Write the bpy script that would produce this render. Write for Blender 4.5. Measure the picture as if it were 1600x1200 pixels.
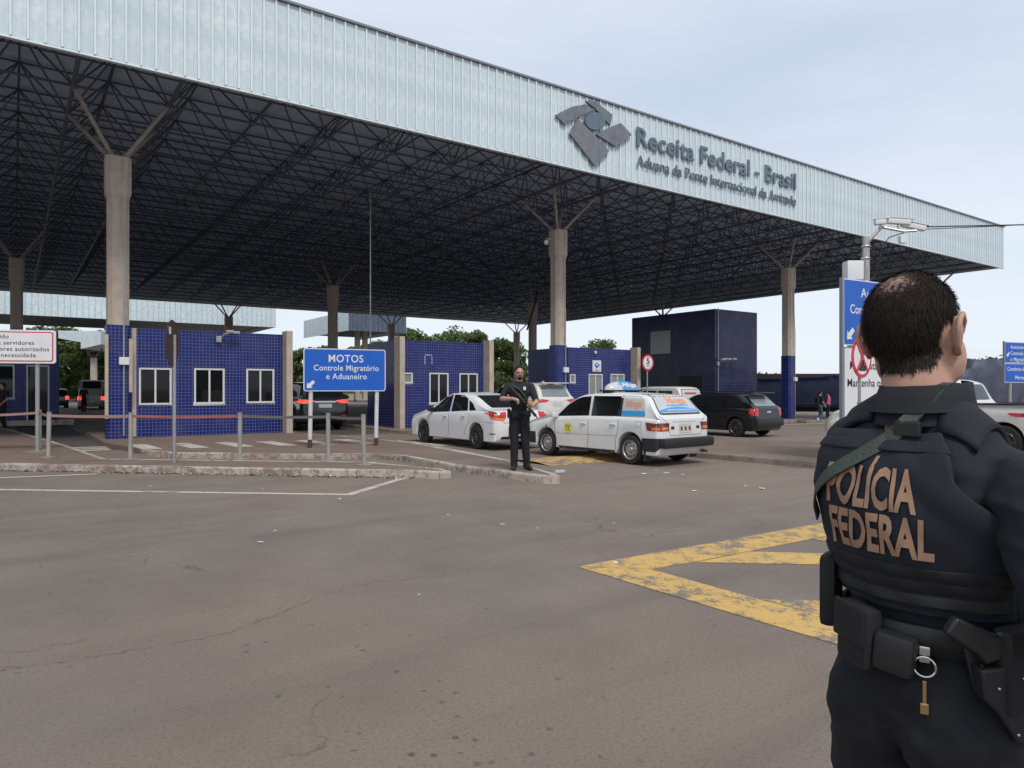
import bpy, bmesh, math, random
import numpy as np
from mathutils import Vector, Matrix, Euler
from mathutils.bvhtree import BVHTree
R = math.radians
random.seed(7)
for o in list(bpy.data.objects): bpy.data.objects.remove(o)
SC = bpy.context.scene
COL = SC.collection
# ---------------------------------------------------------------- camera, sky, sun, exposure
CAM_H = 1.55
cd = bpy.data.cameras.new('camera'); cam = bpy.data.objects.new('camera', cd); COL.objects.link(cam)
cam.location = (0, 0, CAM_H); cam.rotation_euler = (R(90), 0, 0)
cd.sensor_width = 36; cd.lens = 36*1109/1600; cd.shift_y = 8/1600; cd.clip_start = 0.05; cd.clip_end = 6000
SC.camera = cam
SUN_EL, SUN_AZ = 54, 22           # high veiled sun behind the camera's right shoulder
W = bpy.data.worlds.new('World'); SC.world = W; W.use_nodes = True
def build_world():
    nt = W.node_tree; nt.nodes.clear()
    n = lambda t: nt.nodes.new(t)
    out = n('ShaderNodeOutputWorld'); bg = n('ShaderNodeBackground'); bg.inputs[1].default_value = 0.1
    sky = n('ShaderNodeTexSky'); sky.sky_type = 'NISHITA'; sky.sun_disc = False
    sky.sun_elevation = R(SUN_EL); sky.sun_rotation = R(180 + SUN_AZ); sky.air_density = 1.0; sky.dust_density = 2.0
    tc = n('ShaderNodeTexCoord'); mp = n('ShaderNodeMapping'); mp.inputs['Scale'].default_value = (1.0, 1.0, 4.2)
    mp.inputs['Rotation'].default_value = (R(6), R(-4), 0)
    nz = n('ShaderNodeTexNoise'); nz.inputs['Scale'].default_value = 1.5; nz.inputs['Detail'].default_value = 5; nz.inputs['Roughness'].default_value = .48
    nt.links.new(tc.outputs['Generated'], mp.inputs[0]); nt.links.new(mp.outputs[0], nz.inputs['Vector'])
    rp = n('ShaderNodeValToRGB'); e = rp.color_ramp.elements
    e[0].position = .34; e[0].color = (4.3, 4.9, 5.85, 1); e[1].position = .66; e[1].color = (5.7, 6.08, 6.7, 1)
    nt.links.new(nz.outputs[0], rp.inputs[0])
    # whiter veil towards the horizon
    sx = n('ShaderNodeSeparateXYZ'); nt.links.new(tc.outputs['Generated'], sx.inputs[0])
    mr = n('ShaderNodeMapRange'); mr.inputs[1].default_value = 0; mr.inputs[2].default_value = .22; mr.inputs[3].default_value = .62; mr.inputs[4].default_value = 0
    nt.links.new(sx.outputs[2], mr.inputs[0])
    m1 = n('ShaderNodeMix'); m1.data_type = 'RGBA'; m1.inputs[7].default_value = (6.4, 6.95, 7.5, 1)
    nt.links.new(mr.outputs[0], m1.inputs[0]); nt.links.new(rp.outputs[0], m1.inputs[6])
    m2 = n('ShaderNodeMix'); m2.data_type = 'RGBA'; m2.inputs[0].default_value = .86
    nt.links.new(sky.outputs[0], m2.inputs[6]); nt.links.new(m1.outputs[2], m2.inputs[7])
    nt.links.new(m2.outputs[2], bg.inputs[0]); nt.links.new(bg.outputs[0], out.inputs[0])
build_world()
sl = bpy.data.lights.new('sun', 'SUN'); sl.energy = 1.5; sl.angle = R(14); sl.color = (1, .95, .88)
sun = bpy.data.objects.new('sun', sl); COL.objects.link(sun)
_d = Vector((math.sin(R(SUN_AZ))*math.cos(R(SUN_EL)), -math.cos(R(SUN_AZ))*math.cos(R(SUN_EL)), math.sin(R(SUN_EL))))
sun.rotation_euler = _d.to_track_quat('Z', 'Y').to_euler()
SC.view_settings.view_transform = 'Standard'; SC.view_settings.look = 'None'; SC.view_settings.gamma = 1
SC.view_settings.exposure = 0.58
SC.view_settings.use_curve_mapping = False
# ---------------------------------------------------------------- frames
_L = math.hypot(1578, 1109); UX, UY = 1578/_L, 1109/_L
C1 = (-11.499, 20.701); TH = math.atan2(UY, UX)      # canopy frame: s along the fascia, v into the depth
def zg(s): return -0.02*min(max(s-20, 0), 32)        # the forecourt falls a little past the third booth
def WP(s, v, z=0): return Vector((C1[0]+UX*s-UY*v, C1[1]+UY*s+UX*v, z))
def SV(x, y): return ((x-C1[0])*UX+(y-C1[1])*UY, -(x-C1[0])*UY+(y-C1[1])*UX)
# ---------------------------------------------------------------- materials
MATS = {}
def mat(name, col, rough=.6, metal=0, noise=0, nscale=8, bump=0, bscale=60, coat=0, emit=None, spec=None, stretch=None, col2=None, trans=0, alpha=1):
    if name in MATS: return MATS[name]
    m = bpy.data.materials.new(name); m.use_nodes = True; MATS[name] = m
    nt = m.node_tree; b = nt.nodes['Principled BSDF']
    c = tuple(col)+(1,)
    b.inputs['Base Color'].default_value = c; b.inputs['Roughness'].default_value = rough; b.inputs['Metallic'].default_value = metal
    b.inputs['Coat Weight'].default_value = coat; b.inputs['Coat Roughness'].default_value = .06
    if trans: b.inputs['Transmission Weight'].default_value = trans
    if alpha < 1: b.inputs['Alpha'].default_value = alpha
    if spec is not None: b.inputs['Specular IOR Level'].default_value = spec
    if emit: b.inputs['Emission Color'].default_value = tuple(emit[:3])+(1,); b.inputs['Emission Strength'].default_value = emit[3]
    if noise or bump:
        tc = nt.nodes.new('ShaderNodeTexCoord'); mp = nt.nodes.new('ShaderNodeMapping')
        if stretch: mp.inputs['Scale'].default_value = stretch
        nt.links.new(tc.outputs['Object'], mp.inputs[0])
    if noise:
        nz = nt.nodes.new('ShaderNodeTexNoise'); nz.inputs['Scale'].default_value = nscale; nz.inputs['Detail'].default_value = 7; nz.inputs['Roughness'].default_value = .62
        rp = nt.nodes.new('ShaderNodeValToRGB'); rp.color_ramp.elements[0].position = .33; rp.color_ramp.elements[1].position = .67
        c2 = col2 if col2 else tuple(x*(1-noise) for x in col)
        rp.color_ramp.elements[0].color = tuple(c2)+(1,); rp.color_ramp.elements[1].color = c
        nt.links.new(mp.outputs[0], nz.inputs['Vector']); nt.links.new(nz.outputs[0], rp.inputs[0]); nt.links.new(rp.outputs[0], b.inputs['Base Color'])
    if bump:
        n2 = nt.nodes.new('ShaderNodeTexNoise'); n2.inputs['Scale'].default_value = bscale; n2.inputs['Detail'].default_value = 4
        bp = nt.nodes.new('ShaderNodeBump'); bp.inputs['Strength'].default_value = bump; bp.inputs['Distance'].default_value = .01
        nt.links.new(mp.outputs[0], n2.inputs['Vector']); nt.links.new(n2.outputs[0], bp.inputs['Height']); nt.links.new(bp.outputs[0], b.inputs['Normal'])
    return m
def math_node(nt, op, a, b=None, c=None):
    n = nt.nodes.new('ShaderNodeMath'); n.operation = op
    for i, x in enumerate((a, b, c)):
        if x is None: continue
        if isinstance(x, (int, float)): n.inputs[i].default_value = x
        else: nt.links.new(x, n.inputs[i])
    return n.outputs[0]
def ramp(nt, src, p0, c0, p1, c1):
    r = nt.nodes.new('ShaderNodeValToRGB'); e = r.color_ramp.elements
    e[0].position = p0; e[0].color = tuple(c0)+(1,) if len(c0) == 3 else c0; e[1].position = p1; e[1].color = tuple(c1)+(1,) if len(c1) == 3 else c1
    nt.links.new(src, r.inputs[0]); return r.outputs[0]
def mixc(nt, fac, a, b, mode='MIX'):
    m = nt.nodes.new('ShaderNodeMix'); m.data_type = 'RGBA'; m.blend_type = mode
    for s, x in ((m.inputs[0], fac), (m.inputs[6], a), (m.inputs[7], b)):
        if isinstance(x, (int, float)): s.default_value = x
        elif isinstance(x, tuple): s.default_value = x+(1,) if len(x) == 3 else x
        else: nt.links.new(x, s)
    return m.outputs[2]
def noise_node(nt, vec, scale, detail=6, rough=.6):
    n = nt.nodes.new('ShaderNodeTexNoise'); n.inputs['Scale'].default_value = scale; n.inputs['Detail'].default_value = detail; n.inputs['Roughness'].default_value = rough
    nt.links.new(vec, n.inputs['Vector']); return n.outputs[0]
def bump_node(nt, h, strength, dist=.01):
    b = nt.nodes.new('ShaderNodeBump'); b.inputs['Strength'].default_value = strength; b.inputs['Distance'].default_value = dist
    nt.links.new(h, b.inputs['Height']); return b.outputs[0]
def newmat(name):
    m = bpy.data.materials.new(name); m.use_nodes = True; MATS[name] = m
    nt = m.node_tree; tc = nt.nodes.new('ShaderNodeTexCoord')
    return m, nt, nt.nodes['Principled BSDF'], tc.outputs['Object']
def tile_mat(name, base, dark, grout, size=.1, rough=.16):
    m, nt, b, oc = newmat(name)
    sp = nt.nodes.new('ShaderNodeSeparateXYZ'); nt.links.new(oc, sp.inputs[0])
    ge = nt.nodes.new('ShaderNodeNewGeometry'); vt = nt.nodes.new('ShaderNodeVectorTransform'); vt.vector_type = 'NORMAL'; vt.convert_from = 'WORLD'; vt.convert_to = 'OBJECT'
    nt.links.new(ge.outputs['True Normal'], vt.inputs[0]); sn = nt.nodes.new('ShaderNodeSeparateXYZ'); nt.links.new(vt.outputs[0], sn.inputs[0])
    g = None
    for i in range(3):
        fr = math_node(nt, 'FRACT', math_node(nt, 'ADD', math_node(nt, 'DIVIDE', sp.outputs[i], size), 1000.0))
        ed = math_node(nt, 'GREATER_THAN', math_node(nt, 'ABSOLUTE', math_node(nt, 'SUBTRACT', fr, .5)), .455)
        ok = math_node(nt, 'LESS_THAN', math_node(nt, 'ABSOLUTE', sn.outputs[i]), .6)
        k = math_node(nt, 'MULTIPLY', ed, ok); g = k if g is None else math_node(nt, 'MAXIMUM', g, k)
    sc = nt.nodes.new('ShaderNodeVectorMath'); sc.operation = 'SCALE'; sc.inputs[3].default_value = 1/size; nt.links.new(oc, sc.inputs[0])
    fl = nt.nodes.new('ShaderNodeVectorMath'); fl.operation = 'FLOOR'; ad = nt.nodes.new('ShaderNodeVectorMath'); ad.operation = 'ADD'; ad.inputs[1].default_value = (.001, .001, .001)
    nt.links.new(sc.outputs[0], ad.inputs[0]); nt.links.new(ad.outputs[0], fl.inputs[0])
    wn = nt.nodes.new('ShaderNodeTexWhiteNoise'); nt.links.new(fl.outputs[0], wn.inputs[0])
    tcx = ramp(nt, wn.outputs[0], .0, dark, 1.0, base)
    big = noise_node(nt, oc, 1.3, 4); dirt = ramp(nt, big, .45, (0, 0, 0), .75, (.25, .25, .25))
    gcol = mixc(nt, noise_node(nt, oc, 5), grout, tuple(x*.55 for x in grout))
    col = mixc(nt, g, tcx, gcol); col = mixc(nt, dirt, col, (.13, .11, .11))
    nt.links.new(col, b.inputs['Base Color']); b.inputs['Specular IOR Level'].default_value = .32
    rg = math_node(nt, 'ADD', math_node(nt, 'MULTIPLY', g, .6), rough); nt.links.new(rg, b.inputs['Roughness'])
    # each tile sits slightly out of true, its joints are recessed
    hh = math_node(nt, 'ADD', math_node(nt, 'MULTIPLY', g, -1.0), math_node(nt, 'MULTIPLY', noise_node(nt, oc, 9, 2), .5))
    nt.links.new(bump_node(nt, hh, .35, .006), b.inputs['Normal'])
    return m
def asphalt_mat(name, c0, c1, dust, speck=.62, crack=True):
    m, nt, b, oc = newmat(name)
    big = noise_node(nt, oc, .16, 5, .55); mid = noise_node(nt, oc, .9, 6); fine = noise_node(nt, oc, 48, 5, .85); grit = noise_node(nt, oc, 130, 3, .85)
    col = ramp(nt, mid, .35, c0, .68, c1)
    col = mixc(nt, ramp(nt, big, .42, (0, 0, 0), .62, (.75, .75, .75)), col, dust)
    mp = nt.nodes.new('ShaderNodeMapping'); mp.inputs['Rotation'].default_value = (0, 0, R(-55)); mp.inputs['Scale'].default_value = (.12, 1.3, 1)
    nt.links.new(oc, mp.inputs[0]); tr = noise_node(nt, mp.outputs[0], 1.1, 4)       # tyre-polished streaks along the lanes
    col = mixc(nt, ramp(nt, tr, .5, (0, 0, 0), .72, (.42, .42, .42)), col, tuple(x*.62 for x in c0))
    col = mixc(nt, ramp(nt, fine, .36, (speck,)*3, .49, (0, 0, 0)), col, tuple(x*.42 for x in c0))
    col = mixc(nt, ramp(nt, grit, .56, (0, 0, 0), .7, (.6, .6, .6)), col, tuple(min(1, x*1.75) for x in c1))
    if crack:
        vo = nt.nodes.new('ShaderNodeTexVoronoi'); vo.feature = 'DISTANCE_TO_EDGE'; vo.inputs['Scale'].default_value = .21
        wv = nt.nodes.new('ShaderNodeVectorMath'); wv.operation = 'ADD'
        nn = nt.nodes.new('ShaderNodeTexNoise'); nn.inputs['Scale'].default_value = 1.6; nn.inputs['Detail'].default_value = 6; nt.links.new(oc, nn.inputs['Vector'])
        nt.links.new(oc, wv.inputs[0]); nt.links.new(nn.outputs[1], wv.inputs[1]); nt.links.new(wv.outputs[0], vo.inputs['Vector'])
        ck = ramp(nt, vo.outputs[0], .0004, (.5, .5, .5), .0018, (0, 0, 0)); gate = ramp(nt, noise_node(nt, oc, .5, 3), .53, (0, 0, 0), .6, (1, 1, 1))
        col = mixc(nt, mixc(nt, 1.0, ck, gate, 'MULTIPLY'), col, (.02, .018, .017))
    pv = nt.nodes.new('ShaderNodeTexVoronoi'); pv.inputs['Scale'].default_value = 7.5; pv.inputs['Randomness'].default_value = 1; nt.links.new(oc, pv.inputs['Vector'])
    pits = mixc(nt, 1.0, ramp(nt, math_node(nt, 'ADD', pv.outputs[0], math_node(nt, 'MULTIPLY', fine, .22)), .2, (.75, .75, .75), .27, (0, 0, 0)), ramp(nt, noise_node(nt, oc, .55, 4), .48, (0, 0, 0), .62, (1, 1, 1)), 'MULTIPLY')
    col = mixc(nt, pits, col, tuple(x*.36 for x in c0))
    st = noise_node(nt, oc, .33, 5, .65); col = mixc(nt, ramp(nt, st, .56, (0, 0, 0), .74, (.34, .34, .34)), col, tuple(x*.6 for x in c0))
    # oil and gum spots
    sp = nt.nodes.new('ShaderNodeTexVoronoi'); sp.inputs['Scale'].default_value = 1.9; nt.links.new(oc, sp.inputs['Vector'])
    col = mixc(nt, ramp(nt, math_node(nt, 'ADD', sp.outputs[0], math_node(nt, 'MULTIPLY', mid, .1)), .06, (.5, .5, .5), .085, (0, 0, 0)), col, (.03, .027, .026))
    nt.links.new(col, b.inputs['Base Color']); b.inputs['Roughness'].default_value = .82; b.inputs['Specular IOR Level'].default_value = .35
    nt.links.new(bump_node(nt, math_node(nt, 'ADD', fine, math_node(nt, 'MULTIPLY', grit, .6)), .8, .01), b.inputs['Normal'])
    return m
def paint_mat(name, col, under, wear=.5, scale=7):
    m, nt, b, oc = newmat(name)
    a = noise_node(nt, oc, scale, 9, .72); c = noise_node(nt, oc, scale*9, 4, .7); d = noise_node(nt, oc, .7, 3)
    w = math_node(nt, 'ADD', math_node(nt, 'ADD', math_node(nt, 'MULTIPLY', a, .55), math_node(nt, 'MULTIPLY', c, .35)), math_node(nt, 'MULTIPLY', d, .3))
    f = ramp(nt, w, wear+.06, (0, 0, 0), wear+.13, (1, 1, 1))
    nt.links.new(mixc(nt, f, mixc(nt, a, col, tuple(x*.75 for x in col)), under), b.inputs['Base Color']); b.inputs['Roughness'].default_value = .75
    nt.links.new(bump_node(nt, c, .3, .006), b.inputs['Normal']); return m
def streak_mat(name, c0, c1, c2, rough=.5, metal=0):
    "weathered sheet or concrete with rain streaks running down"
    m, nt, b, oc = newmat(name)
    mp = nt.nodes.new('ShaderNodeMapping'); mp.inputs['Scale'].default_value = (7, 7, .8); nt.links.new(oc, mp.inputs[0])
    st = noise_node(nt, mp.outputs[0], 1.0, 5, .6); bl = noise_node(nt, oc, 3.2, 7, .68); big = noise_node(nt, oc, .35, 3)
    col = ramp(nt, bl, .4, c1, .6, c0); col = mixc(nt, ramp(nt, st, .48, (0, 0, 0), .75, (.6, .6, .6)), col, c2)
    col = mixc(nt, ramp(nt, big, .4, (0, 0, 0), .7, (.35, .35, .35)), col, c1)
    oi = nt.nodes.new('ShaderNodeObjectInfo'); col = mixc(nt, math_node(nt, 'MULTIPLY', oi.outputs['Random'], .3), col, c2)   # sheets weather unequally
    nt.links.new(col, b.inputs['Base Color']); b.inputs['Roughness'].default_value = rough; b.inputs['Metallic'].default_value = metal
    nt.links.new(bump_node(nt, bl, .15, .01), b.inputs['Normal']); return m
M = dict(
 road=asphalt_mat('asphalt', (.165, .136, .117), (.222, .186, .159), (.24, .183, .143)),
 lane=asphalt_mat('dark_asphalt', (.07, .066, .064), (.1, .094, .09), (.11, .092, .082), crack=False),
 pave=asphalt_mat('dusty_paving', (.165, .12, .097), (.215, .162, .132), (.195, .136, .103), speck=.35),
 kerb=paint_mat('worn_white_kerb', (.49, .43, .365), (.21, .157, .124), .52, 7),
 kerbd=streak_mat('bare_kerb', (.32, .27, .22), (.22, .17, .14), (.14, .11, .09), .85),
 white=paint_mat('white_road_paint', (.56, .51, .45), (.16, .14, .125), .56, 5),
 yellow=paint_mat('yellow_road_paint', (.60, .385, .115), (.17, .142, .12), .522, 5),
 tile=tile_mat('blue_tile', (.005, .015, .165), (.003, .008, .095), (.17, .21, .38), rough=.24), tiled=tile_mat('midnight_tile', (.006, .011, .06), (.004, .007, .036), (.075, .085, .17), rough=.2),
 concrete=streak_mat('concrete', (.56, .47, .385), (.45, .38, .315), (.31, .265, .225), .85),
 fascia=streak_mat('fascia_sheet', (.69, .77, .79), (.53, .625, .66), (.43, .51, .55), .45),
 seam=mat('fascia_seam', (.70, .79, .82), .4), trim=mat('fascia_trim', (.2, .22, .25), .5),
 deck=mat('roof_deck', (.55, .66, .84), .6, 0, .2, 2), steel=mat('painted_steel', (.11, .14, .2), .55, 0, .4, 3),
 strut=mat('strut_steel', (.36, .33, .31), .55, 0, .35, 5),
 plaque=streak_mat('plaque', (.17, .185, .215), (.115, .125, .15), (.25, .26, .28), .55),
 letter=mat('letter_face', (.13, .18, .24), .45, 0, .25, 4),
 wframe=mat('white_frame', (.68, .68, .66), .4, 0, .12, 5), glassd=mat('dark_glass', (.006, .007, .009), .04, spec=.35),
 glassb=mat('glass_with_blind', (.23, .25, .25), .12, 0, .1, 3), roofslab=mat('roof_slab', (.2, .19, .18), .9, 0, .3, 2),
 galv=mat('galvanised', (.42, .43, .43), .42, .6, .25, 14), alu=mat('brushed_post', (.48, .46, .43), .38, .5, .3, 20, stretch=(1, 1, .15)),
 brownback=mat('rusty_disc_back', (.085, .035, .028), .75, 0, .35, 9), signblue=mat('sign_blue', (.006, .105, .52), .38, 0, .12, 2.5),
 signwhite=mat('sign_white', (.72, .72, .73), .45, 0, .08, 3), signred=mat('sign_red', (.55, .02, .05), .45), black=mat('black_plastic', (.012, .012, .013), .5),
 whitepost=mat('white_painted_post', (.66, .65, .64), .45, 0, .2, 6), rust=mat('rust', (.1, .05, .035), .9, 0, .4, 20),
 tapered=mat('tape_red', (.3, .1, .09), .6), tapegrey=mat('tape_grey', (.12, .115, .12), .6), tapebrown=mat('tape_brown', (.33, .2, .15), .6),
)
# ---------------------------------------------------------------- mesh helpers
class MB:
    def __init__(s): s.v = []; s.f = []; s.m = []
    def add(s, vs, fs, mi=0):
        k = len(s.v); s.v += [tuple(p) for p in vs]; s.f += [tuple(k+i for i in f) for f in fs]; s.m += [mi]*len(fs); return s
    def box(s, x0, x1, y0, y1, z0, z1, mi=0):
        return s.add([(x0, y0, z0), (x1, y0, z0), (x1, y1, z0), (x0, y1, z0), (x0, y0, z1), (x1, y0, z1), (x1, y1, z1), (x0, y1, z1)],
                     [(0, 3, 2, 1), (4, 5, 6, 7), (0, 1, 5, 4), (1, 2, 6, 5), (2, 3, 7, 6), (3, 0, 4, 7)], mi)
    def bbox(s, c, size, b=.01, mi=0, mtx=None):
        bm = bmesh.new(); bmesh.ops.create_cube(bm, size=1)
        for v in bm.verts: v.co = Vector((v.co.x*size[0], v.co.y*size[1], v.co.z*size[2]))
        if b: bmesh.ops.bevel(bm, geom=bm.edges[:], offset=b, segments=2, affect='EDGES', profile=.6)
        bm.verts.index_update(); T = Matrix.Translation(c) @ (mtx.to_4x4() if mtx else Matrix())
        s.add([T @ v.co for v in bm.verts], [[v.index for v in f.verts] for f in bm.faces], mi); bm.free(); return s
    def tube(s, pts, r, n=8, mi=0, cap=True):
        pts = [Vector(p) for p in pts]; rr = r if isinstance(r, (list, tuple)) else [r]*len(pts); vs = []; fs = []
        ref = None
        for i, p in enumerate(pts):
            t = (pts[min(i+1, len(pts)-1)]-pts[max(i-1, 0)]).normalized()
            if ref is None: ref = Vector((0, 0, 1)) if abs(t.z) < .9 else Vector((1, 0, 0))
            a = t.cross(ref).normalized(); b = t.cross(a).normalized(); ref = -b if False else ref
            for k in range(n):
                q = 2*math.pi*k/n; vs.append(p+(a*math.cos(q)+b*math.sin(q))*rr[i])
        for i in range(len(pts)-1):
            for k in range(n): fs.append((i*n+k, i*n+(k+1) % n, (i+1)*n+(k+1) % n, (i+1)*n+k))
        if cap: fs.append(tuple(range(n))); fs.append(tuple((len(pts)-1)*n+k for k in reversed(range(n))))
        return s.add(vs, fs, mi)
    def lathe(s, prof, n=24, axis='z', c=(0, 0, 0), mi=0):
        vs = []; fs = []
        for r, h in prof:
            for k in range(n):
                q = 2*math.pi*k/n; x, y = r*math.cos(q), r*math.sin(q)
                p = (x, y, h) if axis == 'z' else ((x, h, y) if axis == 'y' else (h, x, y)); vs.append((p[0]+c[0], p[1]+c[1], p[2]+c[2]))
        for i in range(len(prof)-1):
            for k in range(n): fs.append((i*n+k, i*n+(k+1) % n, (i+1)*n+(k+1) % n, (i+1)*n+k))
        return s.add(vs, fs, mi)
    def prism(s, poly, z0, z1, mi=0):
        n = len(poly); vs = [(p[0], p[1], z0) for p in poly]+[(p[0], p[1], z1) for p in poly]
        return s.add(vs, [tuple(reversed(range(n))), tuple(range(n, 2*n))]+[(i, (i+1) % n, n+(i+1) % n, n+i) for i in range(n)], mi)
    def plate(s, poly, y0, y1, mi=0):
        "outline in x,z extruded along y"
        n = len(poly); vs = [(p[0], y0, p[1]) for p in poly]+[(p[0], y1, p[1]) for p in poly]
        return s.add(vs, [tuple(range(n)), tuple(reversed(range(n, 2*n)))]+[((i+1) % n, i, n+i, n+(i+1) % n) for i in range(n)], mi)
    def ellipsoid(s, c, r, rot=None, n=16, m=10, mi=0):
        vs = []; fs = []; rm = rot.to_matrix() if rot else Matrix.Identity(3)
        for i in range(m+1):
            a = math.pi*i/m
            for k in range(n):
                q = 2*math.pi*k/n; vs.append(Vector(c)+rm @ Vector((r[0]*math.sin(a)*math.cos(q), r[1]*math.sin(a)*math.sin(q), r[2]*math.cos(a))))
        for i in range(m):
            for k in range(n): fs.append((i*n+k, (i+1)*n+k, (i+1)*n+(k+1) % n, i*n+(k+1) % n))
        return s.add(vs, fs, mi)
    def capsule(s, pts, rr, n=14, mi=0):
        "closed round-ended tapered tube"
        pts = [Vector(p) for p in pts]; P = []; Q = []
        t0 = (pts[0]-pts[1]).normalized(); t1 = (pts[-1]-pts[-2]).normalized()
        for a in (80, 55, 28): P.append(pts[0]+t0*rr[0]*math.sin(R(a))); Q.append(rr[0]*math.cos(R(a)))
        P += pts; Q += list(rr)
        for a in (28, 55, 80): P.append(pts[-1]+t1*rr[-1]*math.sin(R(a))); Q.append(rr[-1]*math.cos(R(a)))
        return s.tube(P, Q, n, mi)
    def mesh(s, name, mats, smooth=False):
        me = bpy.data.meshes.new(name); me.from_pydata(s.v, [], s.f)
        for m in (mats if isinstance(mats, (list, tuple)) else [mats]): me.materials.append(m)
        if len(me.materials) > 1: me.polygons.foreach_set('material_index', s.m)
        if smooth: me.polygons.foreach_set('use_smooth', [True]*len(me.polygons))
        me.validate(); me.update(); return me
    def build(s, name, mats, parent=None, smooth=False, auto=None):
        me = s.mesh(name, mats, smooth or auto is not None)
        if auto is not None: me.set_sharp_from_angle(angle=R(auto))
        return link(name, me, parent)
def link(name, me, parent=None):
    o = bpy.data.objects.new(name, me); COL.objects.link(o)
    if parent: o.parent = parent
    return o
def tag(o, label=None, cat=None, group=None, kind=None):
    if label: o['label'] = label
    if cat: o['category'] = cat
    if group: o['group'] = group
    if kind: o['kind'] = kind
    return o
def thing(name, label, cat, loc=(0, 0, 0), rotz=0, group=None):
    o = bpy.data.objects.new(name, None); COL.objects.link(o); o.location = loc; o.rotation_euler = (0, 0, rotz); o.empty_display_size = .2
    return tag(o, label, cat, group)
def eval_mesh(o):
    bpy.context.view_layer.update(); dg = bpy.context.evaluated_depsgraph_get()
    return bpy.data.meshes.new_from_object(o.evaluated_get(dg))
def text_mesh(body, size=1, extrude=0, bold=0, align='CENTER', spacing=1.0, width=None, height=None, name='lettering'):
    cu = bpy.data.curves.new('t', 'FONT'); cu.body = body; cu.size = size; cu.extrude = extrude; cu.offset = bold; cu.align_x = align; cu.space_character = spacing; cu.resolution_u = 3
    o = bpy.data.objects.new('t', cu); COL.objects.link(o); me = eval_mesh(o); bpy.data.objects.remove(o); bpy.data.curves.remove(cu)
    co = np.empty(len(me.vertices)*3); me.vertices.foreach_get('co', co); co = co.reshape(-1, 3)
    if width:
        k = width/max(1e-6, co[:, 0].max()-co[:, 0].min()); co[:, 0] *= k
    if height:
        k = height/max(1e-6, co[:, 1].max()-co[:, 1].min()); co[:, 1] *= k
    me.vertices.foreach_set('co', co.ravel()); me.materials.clear(); me.name = name; me.update(); return me
def put_text(parent, body, x, y, z, material, size=.2, extrude=.003, bold=0, align='LEFT', spacing=1.0, name='lettering', width=None, height=None, rot=(90, 0, 0), sx=1):
    "flat lettering on a sign face; the sign looks along -y of its own frame"
    me = text_mesh(body, size, extrude, bold, align, spacing, width, height); me.materials.append(material)
    o = link(name, me, parent); o.location = (x, y, z); o.rotation_euler = tuple(R(a) for a in rot); o.scale = (sx, 1, 1); return o
# ================================================================ ground
def frame_obj(o, s=0, v=0, z=0): o.location = WP(s, v, z); o.rotation_euler = (0, 0, TH); return o
g = MB(); ss = [-1500, -60, 20, 52, 90, 1500]; vs_ = [-1500, -60, 120, 2500]
g.add([(s, v, zg(s)) for s in ss for v in vs_], [(i*4+j, (i+1)*4+j, (i+1)*4+j+1, i*4+j+1) for i in range(5) for j in range(3)])
road = tag(frame_obj(g.build('road', M['road'])), kind='structure')
def kerbs(parent, poly, edges, z1, m, w=.115, step=1.0, rng=random.Random(3)):
    n = len(poly); area = sum(poly[i][0]*poly[(i+1) % n][1]-poly[(i+1) % n][0]*poly[i][1] for i in range(n)); sg = 1 if area > 0 else -1
    for i in edges:
        a, b = Vector(poly[i]), Vector(poly[(i+1) % n]); L = (b-a).length; k = max(1, round(L/step)); t = (b-a)/L; nin = Vector((-t.y, t.x))*sg
        for j in range(k):
            p0 = a+t*(L*j/k+.006); p1 = a+t*(L*(j+1)/k-.006); out = rng.uniform(.002, .016); top = z1+rng.uniform(.003, .012)
            q = [p0-nin*out, p1-nin*out, p1+nin*w, p0+nin*w]; c = .022
            q2 = [p0-nin*(out-c), p1-nin*(out-c), p1+nin*w, p0+nin*w]
            mb = MB(); zz = -.02
            vs = [(p.x, p.y, zz) for p in q]+[(p.x, p.y, top-c) for p in q[:2]]+[(p.x, p.y, top) for p in q2]
            mb.add(vs, [(0, 1, 5, 4), (4, 5, 7, 6), (6, 7, 8, 9), (1, 2, 8, 7, 5), (3, 0, 4, 6, 9), (2, 3, 9, 8)])
            mb.build('kerb_stone', m, parent)
def island(poly, edges, m=None, z1=.15, kerb='kerb', zoff=0, top='pave'):
    o = MB().prism(poly, -.05, z1).build('pavement', M[top]); frame_obj(o, z=zoff); tag(o, kind='structure')
    kerbs(o, poly, edges, z1, M[kerb]); return o
P1 = [(-9, -.8), (-2.7, -6.76), (.19, -9.49), (3.25, -12.4), (3.5, -12.85), (3.78, -12.75), (3.82, -12.4), (3.25, -10.64), (-.92, -6.92), (-1.44, -1.7), (-2.45, 6.5), (-3, 10), (-9, 10)]
island(P1, [0, 1, 2, 3, 4, 5, 6, 8, 9, 10], z1=.115)
P2 = [(.0, -4.6), (.2, -5.5), (.6, -6.3), (4.1, -9.1), (4.32, -9.6), (4.3, -11.8), (4.62, -14.3), (4.8, -14.5), (4.98, -14.2), (5.7, -11.7), (6.3, -7.4), (6.0, -4), (5.3, -1), (5.3, 4), (-.5, 4), (-.5, -1.5)]
island(P2, list(range(0, 12)), z1=.118, kerb='kerb')
P3 = [(10.05, -11.5), (10.35, -15.6), (10.7, -21), (15.0, -21), (15.0, -12), (13.6, -4), (13.3, -1), (13.3, 4), (8.5, 4), (8.5, -1), (9.3, -5)]
island(P3, [0, 1, 3, 4, 8, 9, 10], z1=.118, kerb='kerbd')
island([(16.0, -2), (21.4, -2), (21.4, 4), (16.0, 4)], [0, 1, 3], zoff=0, kerb='kerbd')
island([(26.2, -2), (30.6, -2), (30.6, 7), (26.2, 7)], [0, 1, 3], zoff=zg(28), kerb='kerbd')
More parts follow.
